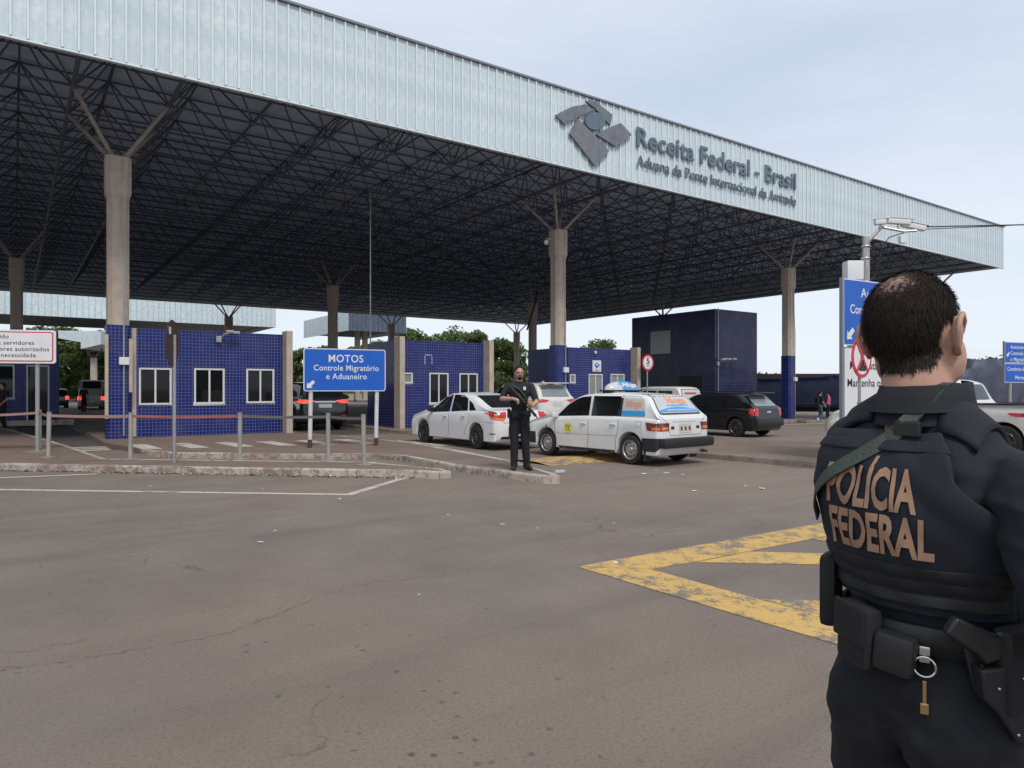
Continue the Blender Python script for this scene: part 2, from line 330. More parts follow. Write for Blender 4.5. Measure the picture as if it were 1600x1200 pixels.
island([(31.5, -2), (34.5, -2), (34.5, 4), (31.5, 4)], [0, 1, 3], zoff=zg(33), kerb='kerbd')
# dark worn asphalt in the lanes under the canopy
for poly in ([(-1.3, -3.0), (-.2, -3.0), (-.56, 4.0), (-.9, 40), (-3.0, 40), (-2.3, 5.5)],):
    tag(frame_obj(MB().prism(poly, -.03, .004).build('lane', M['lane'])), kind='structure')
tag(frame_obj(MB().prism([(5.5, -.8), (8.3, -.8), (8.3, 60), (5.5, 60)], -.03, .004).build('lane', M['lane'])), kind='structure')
# ================================================================ road markings
def mark(name, poly, m, z, zs=.006, zoff=0):
    o = MB().prism(poly, z-.003, z+.001).build(name, m); frame_obj(o); tag(o, kind='structure'); return o
def strip(a, b, w):
    a, b = Vector(a), Vector(b); t = (b-a).normalized(); n = Vector((-t.y, t.x))*w/2; return [tuple(a-n), tuple(b-n), tuple(b+n), tuple(a+n)]
for k in range(9):
    s = -.1+k*1.0; v0 = -2.9-.3*s*.9; zz = .122 if s < 5.4 else .006
    mark('crossing_stripe', [(s+.0, v0), (s+.42, v0-.05), (s+.42+.12, v0-1.9), (s+.12, v0-1.85)], M['white'], zz)
for k in range(3): mark('crossing_stripe', strip((-1.25-.05*k, -1.6-k*.55), (-.45, -1.75-k*.55), .26), M['white'], .008)
def wsv(x, y): return SV(x, y)
def wmark(name, pts, m, z=.005): return mark(name, [wsv(*p) for p in pts], m, z)
def wstrip(name, a, b, w, m, z=.005): return mark(name, strip(wsv(*a), wsv(*b), w), m, z)
wstrip('lane_line', (-14.5, 11.55), (-2.42, 10.42), .11, M['white'])
wstrip('lane_line', (-2.40, 10.37), (-1.86, 12.42), .13, M['white'], .0054)
wstrip('lane_line', (-14.0, 10.15), (-7.57, 12.95), .1, M['white'], .0057)
for a, b in (((6.25, -5.6), (5.55, -12.3)), ((3.3, -10.7), (-.9, -7.0))): mark('edge_line', strip(a, b, .09), M['white'], .123)
for a, b, z in (((30, -6), (40, -7.5), .0), ((29, -7.6), (41, -9.2), .0), ((28, -9.2), (41, -11), 0), ((24, -3.2), (33, -4.8), 0)):
    o = MB().prism(strip(a, b, .16), .003, .006).build('lane_line', M['white']); frame_obj(o, z=zg((a[0]+b[0])/2)+.06); tag(o, kind='structure')
# the yellow hatched gore: outline bands and cross bars, worn
wmark('gore_marking', [(.57, 6.18), (3.95, 8.43), (5.9, 9.72), (6.1, 9.3), (4.05, 7.97), (1.64, 6.36), (1.20, 6.10)], M['yellow'], .005)
wmark('gore_marking', [(.575, 6.17), (1.19, 6.085), (1.56, 5.57), (1.85, 5.17), (2.08, 4.9), (3.05, 3.6), (2.85, 3.35), (1.97, 4.30), (1.43, 5.02)], M['yellow'], .0054)
wmark('gore_marking', [(1.66, 6.34), (2.26, 6.75), (5.2, 6.4), (5.1, 6.0), (2.9, 6.24)], M['yellow'], .0058)
wmark('gore_marking', [(1.83, 5.22), (4.6, 4.95), (4.5, 4.58), (2.12, 4.86)], M['yellow'], .0061)
wmark('gore_marking', [(3.1, 7.3), (3.3, 7.43), (4.3, 6.52), (3.95, 6.55)], M['yellow'], .0063)
def crack(pts, w, seed):
    rg = random.Random(seed); P = []
    for (a, b), (c, e) in zip(pts, pts[1:]):
        n = 14
        for i in range(n): q = i/n; px = a+(c-a)*q+rg.gauss(0, 2.2); py = b+(e-b)*q+rg.gauss(0, 1.3); d_ = CAM_H*1109/(py-608); P.append(Vector(((px-800)/1109*d_, d_)))
    mb = MB()
    for i, p in enumerate(P):
        t = (P[min(i+1, len(P)-1)]-P[max(i-1, 0)]).normalized(); n_ = Vector((-t.y, t.x))*w*rg.uniform(.15, 1); n_ = n_*.42; mb.v += [(p.x-n_.x, p.y-n_.y, .0035), (p.x+n_.x, p.y+n_.y, .0035)]
    mb.f = [(2*i, 2*i+1, 2*i+3, 2*i+2) for i in range(len(P)-1) if rg.random() > .12]; mb.m = [0]*len(mb.f); tag(mb.build('road_crack', mat('crack_filler', (.05, .042, .037), .95)), kind='structure')
crack([(-60, 1052), (120, 1032), (260, 1008), (350, 992), (420, 966), (500, 932), (560, 914), (620, 906), (705, 898), (790, 868)], .006, 1)
crack([(790, 868), (900, 846), (1010, 838)], .004, 2)
# yellow speed hump in the taxi lane
h = MB(); n = 8
for i in range(n+1):
    q = i/n; zz = .05*math.sin(math.pi*q)+.003
    h.v += [(6.35, -12.3+1.5*q, zz), (9.9, -12.3+1.5*q, zz)]
h.f = [(2*i, 2*i+1, 2*i+3, 2*i+2) for i in range(n)]; h.m = [0]*n
tag(frame_obj(h.build('speed_hump', M['yellow'])), 'worn yellow painted speed hump in the lane under the white taxi', 'speed hump')
# ================================================================ canopy
ZB, ZT = 9.70, 11.35; MOD = 2.35; FV = -3.62; S0, S1, V1 = -34.06, 51.95, 48.6  # unseen left run lengthened to keep skylight off the interior
can = thing('canopy', 'huge flat canopy with pale ribbed metal fascia over the inspection booths', 'canopy', WP(0, 0, 0), TH)
# corrugated deck (ribs run along the fascia)
d = MB(); k = 0; vv = FV+.15; per = .21; pts = []
while vv < V1: pts += [(vv, 0), (vv+per*.32, 0), (vv+per*.5, .055), (vv+per*.82, .055)]; vv += per
for i, (a, zz) in enumerate(pts): d.v += [(S0+.1, a, ZT+.12+zz), (S1-.1, a, ZT+.12+zz)]
d.f = [(2*i, 2*i+1, 2*i+3, 2*i+2) for i in range(len(pts)-1)]; d.m = [0]*len(d.f); d.build('roof_deck', M['deck'], can)
MB().box(S0+.1, S1-.1, FV+.15, V1-.1, ZT+.3, ZT+.36).build('roof_sheet', M['roofslab'], can)
# fascia panels: pan with a standing seam, one object each
PW = .335; npan = int((S1-S0)/PW)
pm = MB(); pm.box(0, PW-.004, -.004, .03, 9.66, 12.36); pm.box(.0, .045, -.05, -.0045, 9.66, 12.36, 1)
pm.add([(.045, -.0046, 9.66), (PW-.004, -.0046, 9.66), (PW-.004, -.014, 9.66), (.045, -.014, 9.66)], [(0, 1, 2, 3)])
pme = pm.mesh('fascia_panel', [M['fascia'], M['seam']])
rp_ = random.Random(5)
for i in range(npan):
    o = link('fascia_panel', pme, can); o.location = (S0+i*PW, FV+rp_.uniform(-.006, .006), rp_.uniform(-.008, .008))
SE = S0+npan*PW
MB().box(S0, SE+.03, FV-.09, FV+.12, 12.375, 12.44).build('coping', M['trim'], can)
MB().box(S0, SE, FV-.03, FV+.1, 9.60, 9.648).build('drip_edge', M['seam'], can)
e = MB()
for i in range(int((V1-FV)/PW)):
    y = FV+.05+i*PW; e.box(SE-.03, SE+.0, y, y+PW-.004, 9.66, 12.36); e.box(SE+.001, SE+.04, y, y+.045, 9.66, 12.36)
e.build('end_fascia', M['fascia'], can)
MB().box(S0, SE-.04, V1, V1+.06, 9.66, 12.36).build('rear_fascia', M['fascia'], can)
# space frame
nodes_s = [1.175+MOD*i for i in range(-14, 22)]; nodes_v = [-1.175+MOD*j for j in range(-1, 21)]
bars = []
ts = [s+MOD/2 for s in nodes_s[:-1]]; tv = [v+MOD/2 for v in nodes_v[:-1]]
def near_col(v): return any(abs(v-c) < 1.3 for c in (0, 21.15, 44.65))
def col_line(s): return any(abs(s-(16.45*k)) < 1.3 for k in range(-1, 4))
for i, s in enumerate(nodes_s):
    for j, v in enumerate(nodes_v):
        if i+1 < len(nodes_s): bars.append(((s, v, ZB), (s+MOD, v, ZB), .036))
        if j+1 < len(nodes_v): bars.append(((s, v, ZB), (s, v+MOD, ZB), .06 if col_line(s) else .036))
for i, s in enumerate(ts):
    for j, v in enumerate(tv):
        if i+1 < len(ts): bars.append(((s, v, ZT), (s+MOD, v, ZT), .032))
        if j+1 < len(tv): bars.append(((s, v, ZT), (s, v+MOD, ZT), .05 if col_line(s) else .032))
        for a in (-1, 1):
            for b in (-1, 1): bars.append(((s+a*MOD/2, v+b*MOD/2, ZB), (s, v, ZT), .028))
# sub-purlins and hangers near the deck
for j, v in enumerate(nodes_v):
    for i in range(0, len(nodes_s)-1): bars.append(((nodes_s[i], v, ZT+.06), (nodes_s[i+1], v, ZT+.06), .024))
cl = Vector((-2.5, -23.55, CAM_H))
bars.sort(key=lambda b: ((Vector(b[0])+Vector(b[1]))/2-cl).length-b[2]*60)
um = MB().tube([(0, 0, 0), (0, 0, 1)], 1.0, 6).mesh('truss_bar', M['steel'])
for a, b, r in bars[:300]:
    a, b = Vector(a), Vector(b); o = link('truss_bar', um, can); o.location = a; L = (b-a).length
    o.rotation_mode = 'QUATERNION'; o.rotation_quaternion = (b-a).to_track_quat('Z', 'Y'); o.scale = (r, r, L)
fb = MB()
for a, b, r in bars[300:]: fb.tube([a, b], r, 4, cap=False)
tag(fb.build('truss_bars', M['steel'], can), kind='stuff')
nm = MB().ellipsoid((0, 0, 0), (.1, .1, .1), n=8, m=5).mesh('truss_node', M['steel'], True)
for s in nodes_s:
    for v in nodes_v[:4]: link('truss_node', nm, can).location = (s, v, ZB)
# hanging lamps under the frame
lm = MB().lathe([(.0, .1), (.1, .08), (.2, -.12), (.0, -.13)], 12).mesh('hanging_lamp', M['galv'])
for s, v in ((9.0, 6), (14, 3.5), (21, 9), (4, 10), (28, 5), (11.5, 13)): link('hanging_lamp', lm, can).location = (s, v, ZB-.1)
# ---------------- emblem and lettering on the fascia
EM = dict(A=[(13.33, 11.33), (14.1, 11.8), (14.65, 12.0), (15.2, 11.95), (14.33, 11.46), (13.73, 11.08)], B=[(14.73, 12.16), (15.2, 12.27), (16.08, 11.94), (15.97, 11.52), (15.22, 11.98)],
          C=[(14.36, 11.43), (15.92, 10.55), (15.21, 9.83), (13.98, 10.8)], D=[(15.25, 11.03), (15.94, 11.44), (16.5, 11.72), (17.09, 11.38), (16.24, 10.77)])
em = thing('emblem', 'grey four-bladed emblem with an oval centre mounted on the canopy fascia', 'emblem', WP(0, 0, 0), TH)
for k, (nme, P) in enumerate(EM.items()):
    MB().plate(P, FV-.12-.007*k, FV-.055).build('emblem_blade', M['plaque'], em)
el = [(15.19+.5*math.cos(t), 11.5+.33*math.sin(t)+.09*math.cos(t)) for t in [2*math.pi*i/24 for i in range(24)]]
MB().plate(el, FV-.16, FV-.055).build('emblem_oval', M['letter'], em)
def fascia_text(body, s0, s1, z, cap, label, bold):
    me = text_mesh(body, 1, .022, bold, 'LEFT'); co = np.array([v.co[:] for v in me.vertices]); x0, x1 = co[:, 0].min(), co[:, 0].max()
    kx = (s1-s0)/(x1-x0); kz = cap/.72
    for v in me.vertices: v.co = (s0+(v.co.x-x0)*kx, v.co.z*1.0, z+v.co.y*kz)
    t = thing('fascia_lettering', label, 'lettering', WP(0, 0, 0), TH)
    bm = bmesh.new(); bm.from_mesh(me); bm.verts.index_update(); bmesh.ops.recalc_face_normals(bm, faces=bm.faces[:])
    seen = set(); isl = []
    for v in bm.verts:
        if v.index in seen: continue
        st = [v]; seen.add(v.index); comp = []
        while st:
            q = st.pop(); comp.append(q)
            for e_ in q.link_edges:
                w = e_.other_vert(q)
                if w.index not in seen: seen.add(w.index); st.append(w)
        isl.append([min(q.co.x for q in comp), max(q.co.x for q in comp), {q.index for q in comp}])
    isl.sort(key=lambda i: i[0]); gl = []
    for a, b, ids in isl:
        if gl and a < gl[-1][1]-.3*min(b-a, gl[-1][1]-gl[-1][0]): gl[-1][1] = max(gl[-1][1], b); gl[-1][2] |= ids
        else: gl.append([a, b, set(ids)])
    for a, b, ids in gl:
        mp = {}; vs = []; fs = []
        for f in bm.faces:
            if f.verts[0].index in ids:
                for q in f.verts:
                    if q.index not in mp: mp[q.index] = len(vs); vs.append((q.co.x, q.co.y+FV-.085, q.co.z))
                fs.append([mp[q.index] for q in f.verts])
        MB().add(vs, fs).build('letter', M['letter'], t)
    bm.free()
fascia_text('Receita Federal - Brasil', 17.4, 27.95, 11.05, .76, 'large blue-grey letters reading Receita Federal - Brasil on the fascia', .014)
fascia_text('Aduana da Ponte Internacional da Amizade', 17.4, 27.95, 10.27, .44, 'smaller blue-grey letters reading Aduana da Ponte Internacional da Amizade', .006)
# ================================================================ columns
def oct_prof(h, c): return [(h-c, -h), (h, -h+c), (h, h-c), (h-c, h), (-h+c, h), (-h, h-c), (-h, -h+c), (-h+c, -h)]
def column(s, v, label, tile=3.5, top=8.27, extras=True):
    z0 = zg(s)+.11; t = thing('canopy_column', label, 'column', WP(s, v, z0), TH, 'concrete columns of the big canopy'); tp = top-z0
    MB().prism(oct_prof(.28, .11), 0, tp-1.2).build('shaft', M['concrete'], t)
    hd = MB(); A, B = oct_prof(.282, .11), oct_prof(.335, .12)
    rings = [[(p[0], p[1], tp-1.2) for p in A], [(p[0], p[1], tp-1.02) for p in B], [(p[0], p[1], tp) for p in B]]
    hd.add(sum(rings, []), [(r*8+i, r*8+(i+1) % 8, r*8+8+(i+1) % 8, r*8+8+i) for r in range(2) for i in range(8)]+[tuple(range(16, 24))]); hd.build('column_head', M['concrete'], t)
    if tile: MB().prism(oct_prof(.312, .10), 0, tile-z0-.1).build('tile_cladding', M['tile'], t)
    for a in (-1, 1):
        for b in (-1, 1):
            st = MB().tube([(a*.12, b*.12, tp-.05), (a*1.175, b*1.175, ZB-z0)], .062, 10); st.tube([(a*.12, b*.12, tp-.06), (a*.24, b*.24, tp+.12)], .085, 10)
            st.build('strut', M['strut'], t, auto=40)
    if extras:
        MB().tube([(.12, -.35, .1), (.12, -.35, tp-3.5), (.14, -.315, tp-3.2), (.06, -.315, tp-1.3), (.1, -.365, tp-.1)], [.022, .022, .012, .012, .012], 6).build('conduit', M['galv'], t)
        MB().bbox((.12, -.37, 2.25), (.26, .12, .22), .015).build('junction_box', M['signwhite'], t)
    return t
c1 = column(0, 0, 'tile-based concrete column at the left end of the three-window booth')
MB().box(-.36, -.27, -.355, -.31, .6, 3.0).build('concrete_patch', M['concrete'], c1); MB().box(.25, .34, -.36, -.315, 1.35, 2.9).build('concrete_patch', M['concrete'], c1)
c2 = column(16.45, 0, 'tile-based concrete column carrying a small dome camera, beside the round speed-limit sign booth')
k2 = MB().tube([(-.34, 0, 7.75), (-.72, -.1, 7.75), (-.72, -.1, 7.65)], .02, 6); k2.lathe([(.0, .08), (.09, .07), (.1, 0), (.07, -.09), (0, -.12)], 12, c=(-.72, -.1, 7.58)); k2.build('dome_camera', M['signwhite'], c2)
column(32.9, 0, 'tile-based concrete column standing beyond the blue two-storey block')
column(49.35, 0, 'concrete column near the far right corner of the canopy')
for s, lb in ((-2.35, 'shaded column behind the white red-bordered notice sign'), (14.6, 'dark shaded column behind the gap between the first two booths'), (30.9, 'dark shaded column with a loose hanging cable beyond the third booth'), (45.6, 'shaded column rising behind the blue two-storey block')):
    column(s, 21.15, lb, None, extras=False)
for s, lb in ((13.8, 'rear column whose struts show above the three-window booth roof'), (30.2, 'rear column in shade near the dark canopy front'), (46.5, 'rear column with four struts seen against the sky beside the trees')):
    column(s, 45.2, lb, None, extras=False)
cb = MB().tube([WP(30.9, 20.6, 9.2), WP(30.6, 20.5, 8.0), WP(30.1, 20.4, 6.9), WP(29.8, 20.4, 6.1)], .07, 6).build('hanging_cable', M['black'])
tag(cb, 'thick black cable hanging loose beside a shaded column', 'cable')
# ================================================================ booths
def wall_open(mb, x0, x1, z0, z1, ops, y0, y1):
    xs = sorted({x0, x1, *[q for o in ops for q in o[:2]]}); zs = sorted({z0, z1, *[q for o in ops for q in o[2:4]]})
    for i in range(len(xs)-1):
        run = None
        for j in range(len(zs)-1):
            cx, cz = (xs[i]+xs[i+1])/2, (zs[j]+zs[j+1])/2; solid = not any(o[0] < cx < o[1] and o[2] < cz < o[3] for o in ops)
            if solid: run = (run[0], zs[j+1]) if run else (zs[j], zs[j+1])
            if (not solid or j == len(zs)-2) and run: mb.box(xs[i], xs[i+1], y0, y1, run[0], run[1]); run = None
def window(parent, x0, x1, z0, z1, y, panes=2, glass='glassd', fr=.055, name='window'):
    m = MB(); m.box(x0-.02, x1+.02, y-.03, y+.04, z0-.05, z0+fr); m.box(x0, x1, y-.025, y+.04, z1-fr, z1); m.box(x0, x0+fr, y-.024, y+.04, z0+fr, z1-fr); m.box(x1-fr, x1, y-.024, y+.04, z0+fr, z1-fr)
    for k in range(1, panes): x = x0+(x1-x0)*k/panes; m.box(x-.025, x+.025, y-.018, y+.04, z0+fr, z1-fr)
    w = m.build(name, M['wframe'], parent)
    for k in range(panes):
        a = x0+fr if k == 0 else x0+(x1-x0)*k/panes+.025; b = x1-fr if k == panes-1 else x0+(x1-x0)*(k+1)/panes-.025
        MB().box(a, b, y+.012+.006*(k % 2), y+.02+.006*(k % 2), z0+fr, z1-fr).build('pane', M[glass], w)
    return w
def booth(s0, s1, label, wins, fins, height=3.35, depth=2.9, v0=0, z0=None):
    z0 = zg(s0)+.15 if z0 is None else z0; L = s1-s0; H = height-z0
    t = thing('inspection_booth', label, 'booth', WP(s0, v0, z0), TH, 'blue-tiled inspection booths'); m = MB()
    ops = [(a-s0, b-s0, c-z0, d_-z0) for a, b, c, d_, *_ in wins]
    wall_open(m, 0, L, -.08, H, ops, 0, .2); m.box(0, .2, .2, depth, -.08, H); m.box(L-.2, L, .2, depth, -.08, H); m.box(.2, L-.2, depth-.2, depth, -.08, H)
    m.build('tiled_wall', M['tile'], t)
    MB().box(.15, L-.15, .1, depth-.1, H-.12, H-.02).build('roof_slab', M['roofslab'], t); MB().box(.2, L-.2, .2, depth-.2, 0, .05).build('floor', M['black'], t)
    for o, w in zip(ops, wins): window(t, *o, .03, *(w[4:] or (2, 'glassd')))
    for x in fins: MB().box(x-s0, x-s0+.2, -.42, .06, -.08, H+.1).build('concrete_fin', M['concrete'], t)
    return t
b1 = booth(.42, 4.78, 'blue-tiled booth with three dark sliding windows behind the rope posts', [(.55, 1.44, 1.08, 2.19), (2.07, 2.97, 1.09, 2.2), (3.63, 4.52, 1.1, 2.21)], [4.79])
MB().box(-.06, .06, -.03, .1, 0, 3.2).build('concrete_fin', M['concrete'], b1)
def small_camera(parent, x, y, z):
    m = MB().bbox((x, y-.05, z), (.16, .12, .2), .02); m.tube([(x, y-.02, z), (x+.15, y-.12, z+.16), (x+.35, y-.2, z+.2)], .03, 6); m.bbox((x+.45, y-.22, z+.22), (.3, .1, .09), .02); m.bbox((x+.28, y-.3, z+.24), (.22, .09, .09), .02)
    m.build('camera_bracket', M['galv'], parent)
small_camera(b1, 2.35, -.02, 2.96)
b2 = booth(9.06, 12.67, 'blue-tiled booth with a small hopper vent behind the white sedan', [(9.2, 9.58, 1.76, 2.16, 1, 'glassb'), (10.27, 11.1, 1.0, 2.17), (11.58, 12.42, 1.0, 2.17)], [8.85, 12.69])
mk = MB()
for p in [(2.05+.07*i, 2.85) for i in range(4)]+[(2.0, 2.78-.08*i) for i in range(4)]+[(2.3, 2.78-.08*i) for i in range(4)]: mk.box(p[0]-1.0, p[0]-.965, -.006, .002, p[1]-.19, p[1]-.155)
tag(mk.build('paint_marks', M['signwhite'], b2), kind='stuff')
b3 = booth(17.0, 20.72, 'blue-tiled booth with pale blinds and a small white emblem plate', [(17.1, 17.42, 1.8, 2.2, 1, 'glassb'), (18.17, 19.0, .64, 2.22, 2, 'glassb'), (19.47, 20.34, .64, 2.24, 2, 'glassb')], [20.73])
MB().bbox((1.62, -.02, 2.42), (.5, .03, .5), .004).build('emblem_plate', M['signwhite'], b3)
ek = MB()
for P in EM.values(): ek.plate([((p[0]-15.2)*.09+1.62, (p[1]-11.1)*.11+2.44) for p in P], -.042, -.036)
ek.build('emblem_print', M['signblue'], b3); put_text(b3, 'Aduana', 1.62, -.037, 2.21, M['signblue'], .09, .001, .002, 'CENTER')
MB().bbox((1.5, -.06, 3.02), (.1, .12, .12), .02).build('wall_lamp', M['signwhite'], b3)
sg = thing('speed_limit_sign', 'round red-rimmed sign reading 5 in front of the concrete fin', 'sign', WP(21.0, -.8, .15), TH)
MB().tube([(0, 0.03, 0), (0, 0.03, 2.95)], .03, 8).build('post', M['galv'], sg)
MB().lathe([(.0, -.012), (.37, -.012), (.37, .012), (0, .012)], 28, 'y', (0, 0, 2.6)).build('disc', M['signred'], sg); MB().lathe([(0, -.016), (.29, -.016), (.29, -.011)], 28, 'y', (0, 0, 2.6)).build('disc_face', M['signwhite'], sg)
put_text(sg, '5', 0, -.017, 2.53, M['black'], .42, .002, .008, 'CENTER'); put_text(sg, 'km/h', 0, -.017, 2.42, M['black'], .11, .001, 0, 'CENTER')
# two-storey block
zt = zg(28)+.15; tw = thing('tiled_block', 'windowless two-storey block clad in dark blue tile', 'building', WP(26.64, 0, zt), TH)
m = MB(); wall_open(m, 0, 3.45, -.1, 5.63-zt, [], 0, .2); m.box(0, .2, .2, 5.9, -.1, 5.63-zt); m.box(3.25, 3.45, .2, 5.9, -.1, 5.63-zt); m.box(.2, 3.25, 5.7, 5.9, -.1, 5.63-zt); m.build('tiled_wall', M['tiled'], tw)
MB().box(.1, 3.35, .1, 5.8, 5.3-zt, 5.5-zt).build('roof_slab', M['roofslab'], tw)
MB().box(-.035, -.004, 2.96, 4.42, 3.5, 4.75).build('louvre_panel', M['glassb'], tw)
for i in range(8): MB().box(-.05, -.036, 3.0, 4.38, 3.54+i*.15, 3.64+i*.15).build('louvre_slat', M['glassb'], tw)
MB().tube([(.22, -.04, .3), (.22, -.04, 5.7)], .02, 6).build('conduit', M['galv'], tw); MB().bbox((.45, -.08, 1.05), (.3, .16, .5), .02).build('meter_box', M['roofslab'], tw)
small_camera(tw, .15, -.02, 2.85); lf = MB()
for x in (.3, .75, 1.15): lf.bbox((x, -.25, 3.05+.05*x), (.3, .22, .1), .02)
lf.build('floodlight', M['galv'], tw)
MB().box(-.06, -.004, .9, 2.3, .2, 2.25).build('door', M['black'], tw)
# shaded booth on the far left
b0 = thing('inspection_booth', 'shaded booth with steel door and window behind the notice sign', 'booth', WP(-9, 12.1, .15), TH, 'blue-tiled inspection booths')
m = MB(); ops = [(5.2, 6.55, 1.0, 2.4), (6.95, 7.75, .05, 2.4)]
wall_open(m, 0, 8.1, -.05, 3.3, ops, 0, .2); m.box(7.9, 8.1, .2, 6, -.05, 3.3); m.box(0, .2, .2, 6, -.05, 3.3); m.box(.2, 7.9, 5.8, 6, -.05, 3.3); m.build('tiled_wall', M['tile'], b0)
MB().box(.1, 8.0, .1, 5.9, 3.1, 3.25).build('roof_slab', M['roofslab'], b0); window(b0, *ops[0], .03); window(b0, *ops[1], .03, 1, name='door')
MB().box(5.0, 8.6, -.5, -.2, -.1, .12).build('step', M['kerb'], b0)
# thin steel mast between booth roof and roof frame
ms = thing('steel_mast', 'slender pale mast rising from behind the second booth to the roof', 'mast', WP(9.4, 3.4, 0), TH)
MB().tube([(0, 0, 0), (0, 0, 9.6)], [.035, .028], 8).build('pole', M['alu'], ms); MB().lathe([(.12, 0), (.12, .03), (.05, .05)], 12).build('base_plate', M['galv'], ms)
# ================================================================ canopies beyond
def far_canopy(label, s0, s1, v0, v1, z0=9.66, z1=12.4, front=True, left=True):
    t = thing('far_canopy', label, 'canopy', WP(0, 0, 0), TH, 'pale canopies beyond the big one'); n = int((s1-s0)/.6)
    m = MB()
    for i in range(n): a = s0+(s1-s0)*i/n; m.box(a, a+(s1-s0)/n-.02, v0, v0+.05, z0, z1); m.box(a, a+.06, v0-.04, v0-.002, z0, z1)
    m.build('front_fascia', M['fascia'] if front else M['steel'], t); m = MB(); n = int((v1-v0)/.6); m2_ = MB()  # without a pale front, dark steel panels stand in for an open bay
    for i in range(n): a = v0+.06+(v1-v0-.06)*i/n; m.box(s0-.05, s0-.002, a, a+(v1-v0)/n-.02, z0, z1); m.box(s0-.09, s0-.051, a, a+.06, z0, z1); m2_.box(s1+.002, s1+.05, a, a+(v1-v0)/n-.02, z0, z1)
    m.build('side_fascia', M['fascia'], t); m2_.build('side_fascia', M['fascia'], t); MB().box(s0, s1, v0+.06, v1, z0+.5, z1-.1).build('roof_frame', M['steel'], t)
    for k, s in enumerate((s0+5, s1-5)):
        MB().prism([(p[0]+s, p[1]+v0+6) for p in oct_prof(.36, .13)], 0, z0+.5).build('column', M['concrete'], t)
    return t
far_canopy('pale canopy fascia running behind the first booth roof', -40, 25.7, 70.6, 92)  # its unseen left run is lengthened too, against skylight from that side
far_canopy('pale canopy end face with a dark panelled front, beyond the gap between booths', 35.4, 44.2, 69.6, 88, front=False)
sr = thing('gate_roof', 'small pale gate roof on a single column among the far trees', 'canopy', (-45.5, 75, 0), R(8))
MB().plate([(-2.2, 6.9), (0, 6.5), (0, 5.8), (2.0, 6.3), (2.0, 7.7), (-2.2, 7.7)], -.15, 5).build('roof_box', M['fascia'], sr); MB().tube([(.6, 1.5, 0), (.6, 1.5, 4.9)], .35, 8).build('column', M['concrete'], sr)
for q in (-1, 1): MB().tube([(.6, 1.5, 4.8), (.6+q*.9, 1.5, 5.9)], .09, 6).build('strut', M['steel'], sr)
# ================================================================ vehicles
M.update(
 pwhite=mat('white_car_paint', (.74, .74, .73), .28, coat=.6, noise=.05, nscale=2), ptaxi=mat('tired_white_paint', (.70, .70, .69), .34, coat=.35, noise=.1, nscale=3),
 ppearl=mat('pearl_paint', (.66, .645, .6), .26, coat=.7), pblack=mat('black_car_paint', (.006, .0065, .008), .25, coat=.35), pdark=mat('charcoal_car_paint', (.02, .023, .027), .24, coat=.8),
 pgrey=mat('grey_van_paint', (.3, .29, .27), .35, coat=.4, noise=.08), tint=mat('tinted_glass', (.012, .014, .016), .05, spec=.7), paleglass=mat('pale_rear_glass', (.23, .26, .27), .08, noise=.2, nscale=3), trimb=mat('black_trim', (.018, .019, .021), .55, noise=.2, nscale=9),
 tyre=mat('tyre_rubber', (.02, .019, .018), .8, noise=.3, nscale=15), rimgun=mat('gunmetal_rim', (.12, .12, .125), .3, .8), rimsteel=mat('steel_rim', (.45, .43, .4), .42, .55, noise=.4, nscale=12), rimdark=mat('rim_recess', (.02, .02, .02), .7),
 lred=mat('red_lens', (.5, .012, .02), .12, coat=.8), lamb=mat('amber_lens', (.75, .2, .03), .12, coat=.8), lclr=mat('clear_lens', (.62, .62, .63), .1, coat=.8), lsmoke=mat('smoked_red_lens', (.16, .03, .03), .14, coat=.6), chrome=mat('chrome', (.6, .6, .6), .15, 1),
 lit=mat('lit_brake_lens', (.6, .02, .02), .2, emit=(1, .05, .04, 1.6)), plate=mat('licence_plate', (.6, .56, .5), .5, noise=.2, nscale=9), seamd=mat('shut_line', (.11, .11, .11), .7), under=mat('underbody', (.006, .006, .006), .9),
 seat=mat('seat_fabric', (.05, .055, .06), .9), orange=mat('orange_print', (.72, .3, .13), .5), skyblue=mat('sky_blue_print', (.04, .3, .66), .35, coat=.3), filmwhite=mat('window_film', (.52, .53, .53), .25, noise=.12, nscale=4), stickyel=mat('yellow_sticker', (.7, .68, .06), .5),
 tarpb=mat('navy_tarpaulin', (.012, .022, .085), .5, noise=.35, nscale=1.5, bump=.5, bscale=5), tarpg=mat('faded_navy_tarpaulin', (.07, .08, .125), .55, noise=.45, nscale=1.8, bump=.6, bscale=4), tarpbr=mat('brown_load', (.16, .11, .095), .85, noise=.3, nscale=2), dirt=mat('truck_chassis', (.02, .02, .022), .8))
def interp(P, x):
    if x <= P[0][0]: return P[0][1]
    for (a, b), (c, d) in zip(P, P[1:]):
        if x <= c: return b+(d-b)*(x-a)/max(c-a, 1e-6)
    return P[-1][1]
def smooth_prof(P, n=6):
    out = [P[0]]
    for i in range(1, len(P)-1):
        a, p, b = Vector(P[i-1]), Vector(P[i]), Vector(P[i+1]); k = .32
        q0 = p+(a-p)*k; q1 = p+(b-p)*k
        for t in range(n+1):
            u = t/n; out.append(tuple(q0*(1-u)**2+p*2*u*(1-u)+q1*u*u))
    return out+[P[-1]]
